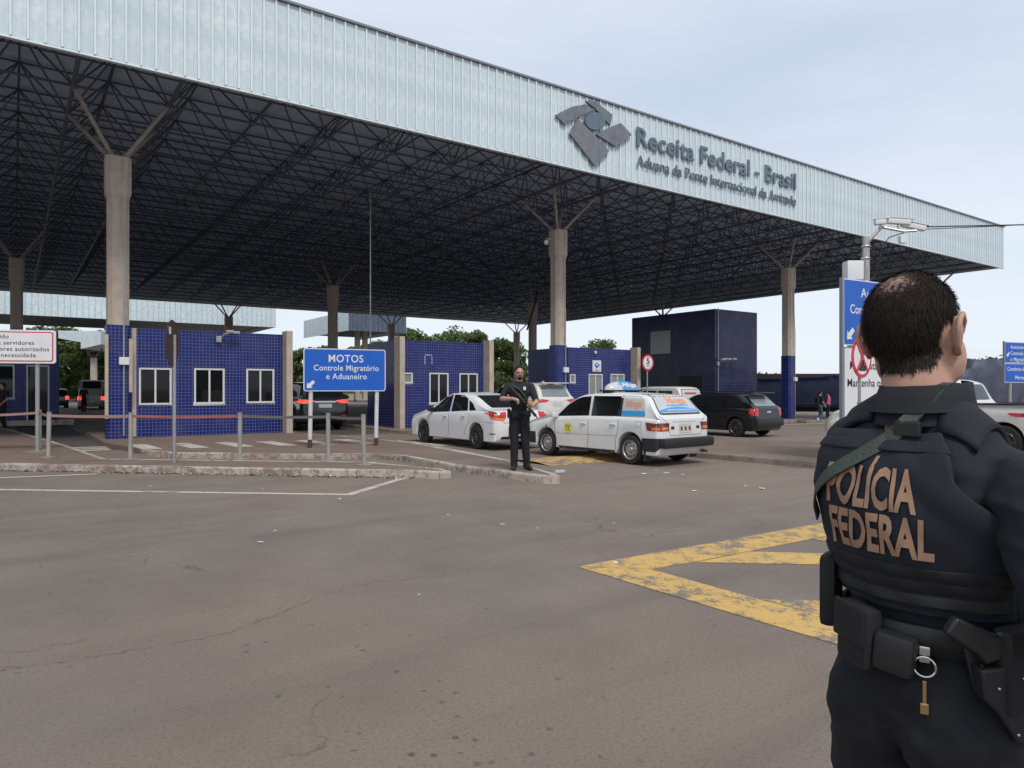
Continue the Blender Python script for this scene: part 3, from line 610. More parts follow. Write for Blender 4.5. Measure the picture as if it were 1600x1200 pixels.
class Car:
    """lofted body: x forward (0 = tail), y to the left, z up"""
    def __init__(c, name, label, loc, rotz, L, Wd, top, belt, wheels, wr, paint, group=None, sill=.2, roofk=.8, bumper=None, tail=.07, nose=.16, rim='rimgun', spokes=5, cladding=None, cut=None, wd=.2, arch=1.13):
        c.L, c.W = L, Wd; c.t = thing(name, label, 'car', loc, rotz, group); top = smooth_prof(top); belt = smooth_prof(belt)
        st = set(np.linspace(0, L, 44))|{p[0] for p in top}
        for wx in wheels: st |= {wx+wr*arch*math.sin(R(a)) for a in range(-90, 91, 9)}
        st = sorted(x for x in st if 0 <= x <= L); st = [x for i, x in enumerate(st) if i == 0 or x-st[i-1] > .004]
        rings = []
        for x in st:
            zt = interp(top, x); zb_ = min(interp(belt, x), zt-.025); e0 = max(0, (tail*2.2-x)/(tail*2.2)); e1 = max(0, (x-(L-nose*2.2))/(nose*2.2))
            w = Wd/2*(1-.16*e0**2.2-.30*e1**2.0); zs = sill+.14*e0**2+.06*e1**2
            for wx in wheels:
                dx = abs(x-wx)
                if dx < wr*arch: zs = max(zs, wr+math.sqrt((wr*arch)**2-dx*dx))
            zs = min(zs, zb_-.06); wr_ = w*(1-(1-roofk)*min(1, max(0, (zt-zb_)/.42)))
            zm = zs+(zb_-zs)*.55; gh = zt-zb_
            P = [(0, zs+.01), (w*.9, zs), (w*.985, zs+.03), (w, zm), (w*.992, zb_-.06), (w*.965, zb_), (w*.93, zb_+min(.02, gh*.3)),
                 (wr_+(w*.93-wr_)*.45, zb_+gh*.5), (wr_*1.0, zt-min(.085, gh*.3)), (wr_*.9, zt-min(.028, gh*.12)), (wr_*.5, zt-.004), (0, zt)]
            rings.append((x, P))
        vs = []; nr = 22
        for x, P in rings:
            full = P+[(-y, z) for y, z in P[-2:0:-1]]; vs += [(x, y, z) for y, z in full]
        fs = [(i*nr+k, i*nr+(k+1) % nr, (i+1)*nr+(k+1) % nr, (i+1)*nr+k) for i in range(len(rings)-1) for k in range(nr)]
        fs.append(tuple(range(nr-1, -1, -1))); fs.append(tuple((len(rings)-1)*nr+k for k in range(nr)))
        c.bvh = BVHTree.FromPolygons([Vector(v) for v in vs], fs)
        mb = MB().add(vs, fs); c.body = mb.build('body', [paint, M['seat']], c.t, auto=38)
        if cut:
            cm = MB()
            for poly in cut: cm.plate(poly, -Wd, Wd)
            bm = bmesh.new(); bm.from_mesh(cm.mesh('c', M['seat'])); bmesh.ops.recalc_face_normals(bm, faces=bm.faces[:]); me2 = bpy.data.meshes.new('c'); bm.to_mesh(me2); bm.free(); me2.materials.append(M['seat'])
            bm = bmesh.new(); bm.from_mesh(c.body.data); bmesh.ops.recalc_face_normals(bm, faces=bm.faces[:]); bm.to_mesh(c.body.data); bm.free()
            oc = link('cutter', me2, c.t); md = c.body.modifiers.new('b', 'BOOLEAN'); md.object = oc; md.operation = 'DIFFERENCE'; md.solver = 'EXACT'; md.material_mode = 'TRANSFER'
            me = eval_mesh(c.body); c.body.modifiers.clear(); c.body.data = me; me.name = 'body'; me.set_sharp_from_angle(angle=R(38)); bpy.data.objects.remove(oc)
        MB().bbox((L/2, 0, .36), (L*.9, Wd*.62, .26), .04).build('underbody', M['under'], c.t)
        for wx in wheels:
            MB().box(wx-wr*1.02, wx+wr*1.02, -Wd*.34, Wd*.34, .3, wr*2.0).build('wheel_well', M['under'], c.t)
            for sd in (-1, 1): c.wheel(wx, sd*(Wd/2-wd*.5-.012), wr, wd, sd, rim, spokes)
    def wheel(c, x, y, r, w, sd, rim, spokes):
        h = w/2; m = MB().lathe([(r*.64, -h), (r*.9, -h), (r*.975, -h*.75), (r, -h*.4), (r, h*.4), (r*.975, h*.75), (r*.9, h), (r*.64, h)], 32, 'y', (0, 0, 0)); t = m.build('wheel', M['tyre'], c.t, auto=35); t.location = (x, y, r)
        o = h*sd; rm = MB()
        rm.lathe([(r*.64, o*.98), (r*.62, o*.9), (r*.56, o*.55), (0, o*.45)], 28, 'y', mi=1); rm.lathe([(r*.655, o*.99), (r*.645, o*1.03), (r*.60, o*.98), (r*.57, o*.82)], 28, 'y')
        if rim == 'rimsteel':
            rm.lathe([(r*.57, o*.6), (r*.44, o*.84), (r*.3, o*.86), (r*.22, o*.7), (r*.16, o*.95), (0, o*.98)], 24, 'y')
            for k in range(8):
                a = 2*math.pi*k/8; rm.lathe([(0, o*.87), (r*.055, o*.87), (r*.055, o*.8)], 8, 'y', (r*.43*math.cos(a), .002*sd, r*.43*math.sin(a)), 1)
        else:
            for k in range(spokes):
                a = 2*math.pi*k/spokes; ca, sa = math.cos(a), math.sin(a); px, pz = -sa, ca; p = []
                for rr_, ww, yy in ((.08, .07, .96), (.6, .035, .9)):
                    for q in (-1, 1): p.append((r*(rr_*ca+q*ww*px), o*yy, r*(rr_*sa+q*ww*pz)))
                p += [(a_, b_-o*.22, c_) for a_, b_, c_ in p]; rm.add(p, [(0, 1, 3, 2), (4, 6, 7, 5), (0, 2, 6, 4), (1, 5, 7, 3)])
            rm.lathe([(r*.14, o*.85), (r*.13, o*1.0), (0, o*1.02)], 14, 'y')
        rm.build('rim', [M[rim], M['rimdark']], t, auto=35)
    def proj(c, p2, ax, eps):
        a, b = p2
        if ax in 'LR':
            sg = 1 if ax == 'L' else -1; o = Vector((a, sg*3, b)); d = Vector((0, -sg, 0))
        elif ax == 'B': o = Vector((-3, a, b)); d = Vector((1, 0, 0))
        elif ax == 'F': o = Vector((c.L+3, a, b)); d = Vector((-1, 0, 0))
        else: o = Vector((a, b, 5)); d = Vector((0, 0, -1))
        hit, n, i, _ = c.bvh.ray_cast(o, d)
        if hit is None: return None
        if n.dot(d) > 0: n = -n
        return hit+n*eps
    def panel(c, name, poly, ax, m, eps=.006, parent=None, rnd=.03, edge=.07, both=False):
        if both: c.panel(name, poly, 'L', m, eps, parent, rnd, edge); return c.panel(name, poly, 'R', m, eps, parent, rnd, edge)
        pts = []
        for i, p in enumerate(poly):
            p = Vector(p); a = Vector(poly[i-1])-p; b = Vector(poly[(i+1) % len(poly)])-p; r = min(rnd, a.length*.4, b.length*.4); q0 = p+a.normalized()*r; q1 = p+b.normalized()*r
            for t in (0, .33, .67, 1): pts.append(q0*(1-t)**2+p*2*t*(1-t)+q1*t*t) if rnd else None
            if not rnd: pts.append(p)
        bm = bmesh.new(); f = bm.faces.new([bm.verts.new((p.x, p.y, 0)) for p in pts]); bmesh.ops.triangulate(bm, faces=[f])
        for _ in range(5):
            es = [e for e in bm.edges if e.calc_length() > edge]
            if not es: break
            bmesh.ops.subdivide_edges(bm, edges=es, cuts=1); bmesh.ops.triangulate(bm, faces=[f for f in bm.faces if len(f.verts) > 3])
        bad = []
        for v in bm.verts:
            q = c.proj((v.co.x, v.co.y), ax, eps)
            if q is None: bad.append(v)
            else: v.co = q
        if bad: bmesh.ops.delete(bm, geom=bad, context='VERTS')
        bmesh.ops.recalc_face_normals(bm, faces=bm.faces[:])
        me = bpy.data.meshes.new(name); bm.to_mesh(me); bm.free(); me.materials.append(m); me.polygons.foreach_set('use_smooth', [True]*len(me.polygons))
        return link(name, me, parent or c.t)
    def seam(c, pts, ax, w=.009, m=None, name='shut_line'):
        m = m or M['seamd']; mb = MB(); P = []
        for a, b in zip(pts, pts[1:]):
            n = max(1, int((Vector(b)-Vector(a)).length/.06))
            P += [Vector(a)+(Vector(b)-Vector(a))*i/n for i in range(n)]
        P.append(Vector(pts[-1])); prev = None
        for i, p in enumerate(P):
            t = (P[min(i+1, len(P)-1)]-P[max(i-1, 0)]).normalized(); nn = Vector((-t.y, t.x))*w/2; q = [c.proj(p-nn, ax, .004), c.proj(p+nn, ax, .004)]
            if None in q: prev = None; continue
            if prev: mb.add([prev[0], q[0], q[1], prev[1]], [(0, 1, 2, 3)])
            prev = q
        if mb.f: mb.build(name, m, c.t)
    def text(c, body, x, z, ax, m, size, bold=0, eps=.009, width=None, parent=None, height=None):
        me = text_mesh(body, size, 0, bold, 'CENTER', 1, width, height); me.materials.append(m); sg = {'L': -1, 'R': 1, 'B': -1, 'F': 1}[ax]
        for v in me.vertices:
            q = c.proj((x+sg*v.co.x, z+v.co.y), ax, eps)
            if q is not None: v.co = q
        me.update(); return link('lettering', me, parent or c.t)
    def handle(c, x, z, m, both=True, l=.17):
        for sd in (('L', 1), ('R', -1)) if both else (('L', 1),):
            q = c.proj((x, z), sd[0], .018); MB().bbox(q, (l, .03, .03), .012).build('door_handle', m, c.t, auto=40)
    def mirror(c, x, z, m):
        for ax, sd in (('L', 1), ('R', -1)):
            q = c.proj((x, z), ax, .0); MB().bbox(q+Vector((0, sd*.11, .03)), (.1, .19, .13), .04).tube([q, q+Vector((0, sd*.06, .01))], .03, 6).build('door_mirror', m, c.t, auto=40)
ROTV = TH+R(90)      # nose along +v, into the booths
def at(s, v): return WP(s, v, zg(s)+.002)
# ---------------- white saloon
sd = Car('sedan', 'white four-door sedan with dark windows queuing behind the black SUV', at(8.12, -8.95), ROTV+R(2), 4.56, 1.70,
  [(0, .62), (.03, .93), (.1, 1.01), (.5, 1.045), (1.35, 1.40), (2.0, 1.47), (2.55, 1.45), (3.55, .98), (4.2, .84), (4.5, .68), (4.56, .5)],
  [(0, .9), (.6, .96), (1.2, .955), (2.4, .91), (3.5, .86), (4.3, .7), (4.56, .5)], (.92, 3.62), .315, M['pwhite'], rim='rimgun', spokes=10, roofk=.78)
sw = [[(2.25, .94), (3.32, .90), (3.05, 1.05), (2.62, 1.33), (2.42, 1.39), (2.25, 1.40)], [(1.36, .985), (2.18, .945), (2.18, 1.40), (1.75, 1.385), (1.5, 1.30)], [(.98, 1.0), (1.3, .987), (1.43, 1.26), (1.2, 1.16)]]
for p in sw: sd.panel('side_window', p, 'L', M['tint'], both=True)
sd.panel('rear_window', [(-.58, 1.07), (.58, 1.07), (.5, 1.38), (-.5, 1.38)], 'B', M['tint']); sd.panel('windscreen', [(-.6, 1.02), (.6, 1.02), (.52, 1.40), (-.52, 1.40)], 'F', M['tint'])
for q in (-1, 1):
    sd.panel('tail_light', [(q*.5, .98), (q*.83, .95), (q*.83, .83), (q*.55, .80)], 'B', M['lred'], rnd=.03); sd.panel('indicator', [(q*.56, .815), (q*.83, .83), (q*.83, .765), (q*.6, .75)], 'B', M['lamb'], .0065, rnd=.02)
    ax = 'L' if q > 0 else 'R'; sd.panel('tail_light', [(.02, .955), (.42, .985), (.3, .86), (.05, .82)], ax, M['lred'], .0055, rnd=.02); sd.panel('indicator', [(.05, .84), (.3, .865), (.2, .79), (.06, .775)], ax, M['lamb'], .007, rnd=.02)
    sd.panel('headlight', [(4.02, .78), (4.48, .6), (4.4, .73), (4.1, .82)], ax, M['lclr'], rnd=.02)
    sd.seam([(2.22, .92), (2.22, .42), (2.26, .3)], ax); sd.seam([(3.32, .88), (3.33, .6), (3.2, .32)], ax); sd.seam([(1.2, .97), (1.24, .68), (1.42, .48), (1.45, .32)], ax); sd.seam([(.0, .7), (.6, .72)], ax)
    sd.panel('reflector', [(.08, .44), (.3, .44), (.3, .415), (.08, .415)], ax, M['trimb'], rnd=0)
sd.handle(2.42, .82, M['pwhite']); sd.handle(1.5, .84, M['pwhite']); sd.mirror(3.12, .96, M['trimb'])
sd.panel('licence_plate', [(-.2, .8), (.2, .8), (.2, .66), (-.2, .66)], 'B', M['plate'], rnd=0); sd.panel('rear_valance', [(-.7, .36), (.7, .36), (.7, .3), (-.7, .3)], 'B', M['trimb'])
sd.seam([(-.72, .98), (-.6, .7), (.6, .7), (.72, .98)], 'B'); sd.panel('badge', [(.3, .93), (.46, .93), (.46, .91), (.3, .91)], 'B', M['chrome'], rnd=0)
# ---------------- white estate taxi
tc_ = [[(2.0, .97), (3.02, .93), (2.70, 1.21), (2.46, 1.33), (2.28, 1.375), (2.0, 1.395)], [(1.12, .98), (1.93, .965), (1.93, 1.40), (1.12, 1.40)]]
tx = Car('taxi', 'white estate taxi with black lower bumpers, roof dome and printed windows', at(8.72, -13.75), ROTV+R(4.0), 4.2, 1.66,
  [(0, .66), (.03, .95), (.08, 1.0), (.40, 1.40), (.62, 1.455), (1.6, 1.485), (2.4, 1.45), (3.3, .96), (3.9, .83), (4.15, .7), (4.2, .52)],
  [(0, .93), (.8, .95), (2, .94), (3.2, .89), (4, .74), (4.2, .5)], (.78, 3.34), .305, M['ptaxi'], rim='rimsteel', roofk=.82, tail=.05, cut=tc_)
for i, p in enumerate(tc_):
    for s_ in (-1, 1):
        q = [tx.proj(pp, 'L' if s_ > 0 else 'R', -.025) for pp in p]; q = [v for v in q if v is not None]; MB().add([v for v in q], [tuple(range(len(q)))]).build('side_window', mat('clear_glass', (.05, .055, .055), .03, alpha=.16), tx.t)
for x in (2.25, 1.4):
    for y in (-.36, .36): MB().bbox((x-.1, y, 1.02), (.12, .44, .2), .05).bbox((x-.13, y, 1.2), (.09, .25, .15), .04).build('seat_back', M['seat'], tx.t, auto=40)
sw_ = MB()
for k in range(16):
    a0, a1 = 2*math.pi*k/16, 2*math.pi*(k+1)/16; sw_.tube([(2.78+.06*math.sin(a), .36+.18*math.cos(a), 1.03+.16*math.sin(a)) for a in (a0, a1)], .016, 6)
sw_.build('steering_wheel', M['black'], tx.t); MB().bbox((2.98, 0, .98), (.35, 1.3, .12), .04).build('dashboard', M['black'], tx.t)
film = [(.42, .99), (1.05, .985), (1.05, 1.41), (.62, 1.40), (.5, 1.33)]
for ax in 'LR':
    f = tx.panel('cargo_window', film, ax, M['filmwhite'], both=False); tx.panel('blue_band', [(.415, 1.0), (1.045, .995), (1.045, 1.1), (.44, 1.1)], ax, M['skyblue'], .009, rnd=.02)
    tx.text('Moga', .76, 1.19, ax, M['orange'], .17, .004, width=.42)
    tx.panel('window_surround', [(1.055, .985), (1.115, .985), (1.115, 1.41), (1.055, 1.41)], ax, M['trimb'], .005, rnd=.0)
    tx.panel('side_cladding', [(.0, .57), (.46, .56), (.44, .3), (.1, .3), (.0, .42)], ax, M['trimb'], .012, rnd=.02); tx.panel('side_cladding', [(3.7, .55), (4.19, .55), (4.19, .3), (3.7, .28)], ax, M['trimb'], .012, rnd=.02)
    tx.panel('sill_cladding', [(1.15, .27), (2.95, .27), (2.95, .21), (1.15, .21)], ax, M['trimb'], .008, rnd=0)
    tx.seam([(1.97, .96), (1.97, .5), (2.0, .27)], ax); tx.seam([(3.05, .9), (3.04, .6), (2.95, .28)], ax); tx.seam([(1.08, .96), (1.1, .7), (1.16, .5), (1.18, .28)], ax); tx.seam([(1.1, .57), (3.0, .55)], ax, .006)
    tx.seam([(.48, .78), (.62, .78), (.62, .9), (.48, .9), (.48, .78)], ax, .006); tx.panel('side_repeater', [(3.3, .72), (3.36, .72), (3.36, .69), (3.3, .69)], ax, M['lsmoke'], rnd=0)
    stc = [(2.6+.13*math.cos(a), .68+.12*math.sin(a)) for a in [2*math.pi*i/20 for i in range(20)]]; tx.panel('door_sticker', stc, ax, M['stickyel'], .006, rnd=0)
    for i, (xx, zz) in enumerate(((2.66, .73), (2.6, .73), (2.54, .73), (2.65, .68), (2.57, .68), (2.63, .63), (2.56, .63))): tx.panel('sticker_mark', [(xx-.018, zz-.015), (xx+.018, zz-.015), (xx+.018, zz+.015), (xx-.018, zz+.015)], ax, M['black'], .009, rnd=0)
    q = 1 if ax == 'L' else -1
    tx.panel('tail_light', [(.02, .86), (.36, .88), (.32, .72), (.04, .71)], ax, M['lsmoke'], rnd=.02); tx.panel('indicator', [(.03, .775), (.2, .785), (.2, .73), (.04, .725)], ax, M['lamb'], .009, rnd=.015)
    tx.panel('tail_light', [(q*.5, .87), (q*.82, .87), (q*.82, .71), (q*.54, .71)], 'B', M['lsmoke'], rnd=.02); tx.panel('indicator', [(q*.55, .79), (q*.74, .79), (q*.74, .73), (q*.58, .73)], 'B', M['lamb'], .009, rnd=.015)
    tx.panel('headlight', [(3.85, .68), (4.15, .62), (4.12, .72), (3.9, .79)], ax, M['lclr'], rnd=.02); tx.panel('plate_lamp', [(q*.36, .8), (q*.46, .8), (q*.46, .74), (q*.36, .74)], 'B', M['trimb'], rnd=.01)
tx.handle(2.12, .8, M['ptaxi']); tx.handle(1.24, .81, M['ptaxi']); tx.mirror(3.0, .94, M['ptaxi'])
tx.panel('rear_window', [(-.64, 1.06), (.64, 1.06), (.6, 1.2), (.52, 1.42), (-.52, 1.42), (-.6, 1.2)], 'B', M['filmwhite'], rnd=.08)
tx.panel('window_seal', [(-.67, 1.03), (.67, 1.03), (.63, 1.2), (.54, 1.445), (-.54, 1.445), (-.63, 1.2)], 'B', M['trimb'], .003, rnd=.09)
bnd = [(-.62, 1.075)]+[(-.62+1.24*i/12, 1.11+.075*math.sin(math.pi*i/12)) for i in range(13)]+[(.62, 1.075)]
tx.panel('blue_band', bnd, 'B', M['skyblue'], .009, rnd=0); tx.text('Moga', -.08, 1.26, 'B', M['orange'], .2, .005, .012, width=.62, height=.16)
tx.panel('print_line', [(-.4, 1.225), (.3, 1.225), (.3, 1.205), (-.4, 1.205)], 'B', M['skyblue'], .009, rnd=0); tx.panel('print_line', [(-.42, 1.125), (.38, 1.125), (.38, 1.105), (-.42, 1.105)], 'B', M['filmwhite'], .012, rnd=0)
tx.panel('licence_plate', [(-.2, .85), (.2, .85), (.2, .66), (-.2, .66)], 'B', M['plate'], rnd=.01)
for x0 in (-.13, 0, .13): tx.panel('plate_mark', [(x0-.03, .79), (x0+.03, .79), (x0+.03, .71), (x0-.03, .71)], 'B', M['rust'], .009, rnd=0)
tx.seam([(-.74, 1.0), (-.56, .88), (-.5, .62), (.5, .62), (.56, .88), (.74, 1.0)], 'B'); tx.panel('garnish', [(-.38, .93), (.38, .93), (.36, .89), (-.36, .89)], 'B', M['wframe'], .01, rnd=.01)
MB().bbox((-.02, 0, .47), (.24, 1.6, .2), .06).build('rear_bumper', M['trimb'], tx.t, auto=40); MB().bbox((4.14, 0, .44), (.22, 1.5, .24), .06).build('front_bumper', M['trimb'], tx.t, auto=40)
MB().tube([(-.12, -.55, .27), (.3, -.55, .27)], .028, 8).build('exhaust', M['rust'], tx.t)
for y in (-.75, .75): MB().box(.36, .39, y-.1, y+.1, .1, .38).build('mud_flap', M['trimb'], tx.t)
dm = MB(); n_, m_ = 20, 8
for i in range(m_+1):
    a = (math.pi/2)*i/m_
    for k in range(n_): b = 2*math.pi*k/n_; dm.v.append((1.75+.2*math.cos(a)*math.cos(b), .52*math.cos(a)*math.sin(b), 1.53+.2*math.sin(a)))
for i in range(m_):
    for k in range(n_):
        dm.f.append((i*n_+k, i*n_+(k+1) % n_, (i+1)*n_+(k+1) % n_, (i+1)*n_+k)); dm.m.append(1 if dm.v[i*n_+k][1] > .27 else 0)
rsg = thing('taxi_roof_sign', 'blue and white dome sign fixed across the taxi roof', 'taxi sign', tx.t.location, tx.t.rotation_euler.z)
dome = dm.build('dome', [M['skyblue'], M['filmwhite']], rsg, auto=40); MB().bbox((1.75, 0, 1.515), (.3, 1.1, .035), .01).build('base_bar', M['trimb'], rsg)
for y in (-.42, .42): MB().box(1.6, 1.9, y-.03, y+.03, 1.45, 1.5).build('foot', M['trimb'], rsg)
tme = text_mesh('Moga', .2, .002, .006, 'CENTER', 1, .46, .12); tme.materials.append(M['signwhite']); to = link('lettering', tme, rsg); to.location = (1.56, -.06, 1.6); to.rotation_euler = (R(74), 0, R(-90))
# ---------------- black estate
bw = Car('estate_car', 'black estate car with roof spoiler waiting by the two-storey block', at(17.45, -9.6), ROTV+R(3), 4.1, 1.64,
  [(0, .6), (.03, .9), (.09, .98), (.5, 1.37), (.75, 1.42), (1.8, 1.44), (2.5, 1.38), (3.2, .95), (3.85, .82), (4.1, .5)],
  [(0, .88), (1, .93), (3.1, .87), (4.1, .5)], (.72, 3.2), .3, M['pblack'], rim='rimgun', spokes=6, roofk=.8)
for p in ([(1.95, .95), (2.95, .92), (2.5, 1.31), (1.95, 1.36)], [(1.2, .96), (1.88, .95), (1.88, 1.36), (1.2, 1.36)], [(.52, .98), (1.1, .96), (1.1, 1.35), (.78, 1.34)]): bw.panel('side_window', p, 'L', M['tint'], both=True)
bw.panel('rear_window', [(-.6, 1.0), (.6, 1.0), (.5, 1.36), (-.5, 1.36)], 'B', M['paleglass'], rnd=.06); bw.panel('licence_plate', [(-.2, .52), (.2, .52), (.2, .4), (-.2, .4)], 'B', M['plate'], rnd=.01)
for q in (-1, 1):
    bw.panel('tail_light', [(q*.56, .93), (q*.8, .95), (q*.8, .7), (q*.6, .68)], 'B', M['lred'], rnd=.05); ax = 'L' if q > 0 else 'R'; bw.panel('tail_light', [(.03, .93), (.25, .94), (.2, .74), (.04, .7)], ax, M['lred'], .007, rnd=.04)
    bw.seam([(1.92, .93), (1.92, .3)], ax, m=M['under'])
MB().bbox((.36, 0, 1.425), (.34, 1.2, .04), .015).build('roof_spoiler', M['pblack'], bw.t, auto=40); MB().bbox((.0, 0, .47), (.16, 1.5, .24), .06).build('rear_bumper', M['trimb'], bw.t, auto=40); bw.handle(2.1, .82, M['pblack']); bw.mirror(2.92, .94, M['pblack'])
for y in (-.56, .56): MB().tube([(.7, y, 1.45), (.8, y, 1.48), (2.2, y, 1.46), (2.3, y, 1.42)], .015, 6).build('roof_rail', M['trimb'], bw.t)
bw.panel('badge', [(-.12, .84), (.1, .84), (.1, .79), (-.12, .79)], 'B', M['chrome'], rnd=.01)
# ---------------- pearl-white SUV
def suv(name, label, loc, rotz, paint, lens, scale=1.0, glass='tint'):
    c = Car(name, label, loc, rotz, 4.75, 1.86, [(0, .75), (.04, 1.12), (.12, 1.2), (.42, 1.72), (.75, 1.80), (2.2, 1.83), (2.9, 1.76), (3.6, 1.2), (4.4, 1.05), (4.7, .8), (4.75, .6)],
      [(0, 1.1), (1, 1.17), (3.5, 1.1), (4.75, .6)], (.95, 3.75), .38, paint, rim='rimgun', spokes=6, roofk=.82, sill=.32)
    for p in ([(2.3, 1.2), (3.35, 1.17), (2.95, 1.6), (2.3, 1.7)], [(1.35, 1.21), (2.2, 1.2), (2.2, 1.7), (1.35, 1.7)], [(.55, 1.3), (1.25, 1.22), (1.25, 1.7), (.8, 1.69)]): c.panel('side_window', p, 'L', M[glass], both=True)
    c.panel('rear_window', [(-.68, 1.24), (.68, 1.24), (.58, 1.66), (-.58, 1.66)], 'B', M['paleglass'] if paint is M['ppearl'] else M[glass], rnd=.06); c.panel('licence_plate', [(-.25, 1.0), (.25, 1.0), (.25, .86), (-.25, .86)], 'B', M['plate'], rnd=.01)
    c.panel('chrome_bar', [(-.42, 1.1), (.42, 1.1), (.4, 1.05), (-.4, 1.05)], 'B', M['chrome'] if paint is not M['ppearl'] else M['wframe'], .012, rnd=.01)
    for q in (-1, 1):
        c.panel('tail_light', [(q*.4, 1.12), (q*.92, 1.17), (q*.92, 1.02), (q*.6, 1.03)], 'B', M[lens], rnd=.03); ax = 'L' if q > 0 else 'R'; c.panel('tail_light', [(.03, 1.15), (.4, 1.17), (.25, 1.04), (.04, 1.02)], ax, M[lens], .007, rnd=.03); c.panel('reflector', [(q*.6, .58), (q*.85, .58), (q*.85, .53), (q*.6, .53)], 'B', M['lred'], rnd=.01)
    c.panel('bumper_skid', [(-.75, .52), (.75, .52), (.7, .38), (-.7, .38)], 'B', M['trimb'], rnd=.02); c.panel('high_brake_light', [(-.15, 1.75), (.15, 1.75), (.15, 1.72), (-.15, 1.72)], 'B', M['lred'], .02, rnd=0)
    MB().bbox((.3, 0, 1.79), (.3, 1.35, .045), .02).build('roof_spoiler', paint, c.t, auto=40); MB().bbox((1.0, .0, 1.84), (.14, .03, .09), .02).build('roof_fin', paint, c.t); c.handle(1.5, 1.05, paint); c.handle(2.5, 1.03, paint); c.mirror(3.3, 1.2, paint); return c
suv('suv', 'pearl white SUV seen from behind in the lane beside the third booth', at(15.1, -1.7), ROTV, M['ppearl'], 'lred')
suv('suv', 'black SUV driving away between the first two booths behind the MOTOS sign', at(7.0, 2.0), ROTV, M['pdark'], 'lit')
# ---------------- white minivan beyond the taxi, grey van and dark cars far left
def van(name, label, loc, rotz, paint, L=3.9, Wd=1.6, Hh=1.72, lens='lred', text=None):
    c = Car(name, label, loc, rotz, L, Wd, [(0, .6), (.03, 1.1), (.2, Hh-.1), (.4, Hh), (L-1.5, Hh), (L-1.1, Hh-.1), (L-.5, 1.05), (L, .5)], [(0, .98), (L-.7, .98), (L, .5)], (.7, L-.8), .31, paint, rim='rimsteel', roofk=.88)
    for p in ([(.5, Hh-.68), (1.4, Hh-.68), (1.4, Hh-.2), (.55, Hh-.2)], [(1.5, Hh-.68), (2.3, Hh-.68), (2.3, Hh-.2), (1.5, Hh-.2)]): c.panel('side_window', p, 'L', M['tint'], both=True)
    c.panel('window_seal', [(-.62, Hh-.67), (.62, Hh-.67), (.57, Hh-.12), (-.57, Hh-.12)], 'B', M['trimb'], .003, rnd=.08)
    c.panel('rear_window', [(-.58, Hh-.64), (.58, Hh-.64), (.54, Hh-.15), (-.54, Hh-.15)], 'B', M['filmwhite'] if text else M['tint'], rnd=.08)
    if text: c.panel('print_line', [(-.4, Hh-.36), (.4, Hh-.36), (.38, Hh-.27), (-.38, Hh-.27)], 'B', M['signred'], .01, rnd=.02)
    for q in (-1, 1): c.panel('tail_light', [(q*.6, 1.0), (q*.78, 1.0), (q*.78, .72), (q*.6, .72)], 'B', M[lens], rnd=.03); c.panel('tail_light', [(.03, 1.0), (.13, 1.0), (.13, .72), (.03, .72)], 'L' if q > 0 else 'R', M[lens], .007, rnd=.02)
    c.panel('licence_plate', [(-.2, .7), (.2, .7), (.2, .58), (-.2, .58)], 'B', M['plate'], rnd=0); return c
van('minivan', 'small white minivan with red print on its rear window, beyond the taxi', at(22.4, -2.2), ROTV, M['pwhite'], text=True)
van('cargo_van', 'grey cargo van in the far queue seen past the first column', at(2.4, 39.0), ROTV+R(-6), M['pgrey'], L=4.8, Wd=1.9, Hh=2.25, lens='lit')
for s, v, lb in ((.35, 44.0, 'dark hatchback with lit brake light left of the grey van'), (3.9, 38.0, 'dark car with lit tail light right of the grey van')):
    van('hatchback', lb, at(s, v), ROTV, M['pdark'], L=4.0, Wd=1.7, Hh=1.6, lens='lit')
# ---------------- white pickup on the right
pk = Car('pickup_truck', 'white double-cab pickup with four-wheel-drive decal behind the big road sign', at(16.1, -18.05), ROTV+R(1), 5.3, 1.8,
  [(0, .7), (.02, 1.14), (.06, 1.21), (1.72, 1.215), (1.80, 1.25), (1.98, 1.70), (2.2, 1.78), (3.0, 1.79), (3.45, 1.70), (4.1, 1.16), (4.9, 1.04), (5.2, .8), (5.3, .6)],
  [(0, 1.12), (1.7, 1.15), (4.0, 1.1), (5.3, .6)], (1.05, 4.2), .38, M['ppearl'], rim='rimgun', spokes=6, roofk=.82, sill=.36)
for p in ([(2.95, 1.2), (3.85, 1.17), (3.4, 1.6), (2.95, 1.68)], [(2.15, 1.21), (2.85, 1.2), (2.85, 1.68), (2.2, 1.68)]): pk.panel('side_window', p, 'L', M['tint'], both=True)
pk.panel('bed', [(.12, -.76), (1.7, -.76), (1.7, .76), (.12, .76)], 'T', M['trimb'], .004, rnd=.02); pk.panel('rear_window', [(-.6, 1.3), (.6, 1.3), (.54, 1.66), (-.54, 1.66)], 'B', M['tint'], rnd=.06)
for y in (-.86, .86): MB().box(.06, 1.76, y-.05, y+.05, 1.2, 1.235).build('bed_rail', M['trimb'], pk.t)
for q, ax in ((1, 'L'), (-1, 'R')):
    pk.panel('decal', [(.3, 1.03), (.95, 1.03), (.9, .98), (.8, .95), (.2, .95), (.36, .99)], ax, M['signred'], .006, rnd=0); pk.text('4x4', .58, .95, ax, M['black'], .11, .004, .01)
    pk.panel('headlight', [(4.72, .92), (5.2, .84), (5.12, .98), (4.8, 1.03)], ax, M['lclr'], rnd=.03); pk.panel('tail_light', [(.02, 1.1), (.14, 1.1), (.14, .8), (.02, .8)], ax, M['lred'], rnd=.02)
    pk.seam([(2.9, 1.18), (2.9, .45)], ax); pk.seam([(1.86, 1.2), (1.86, .45)], ax); pk.seam([(3.9, 1.15), (3.85, .5)], ax)
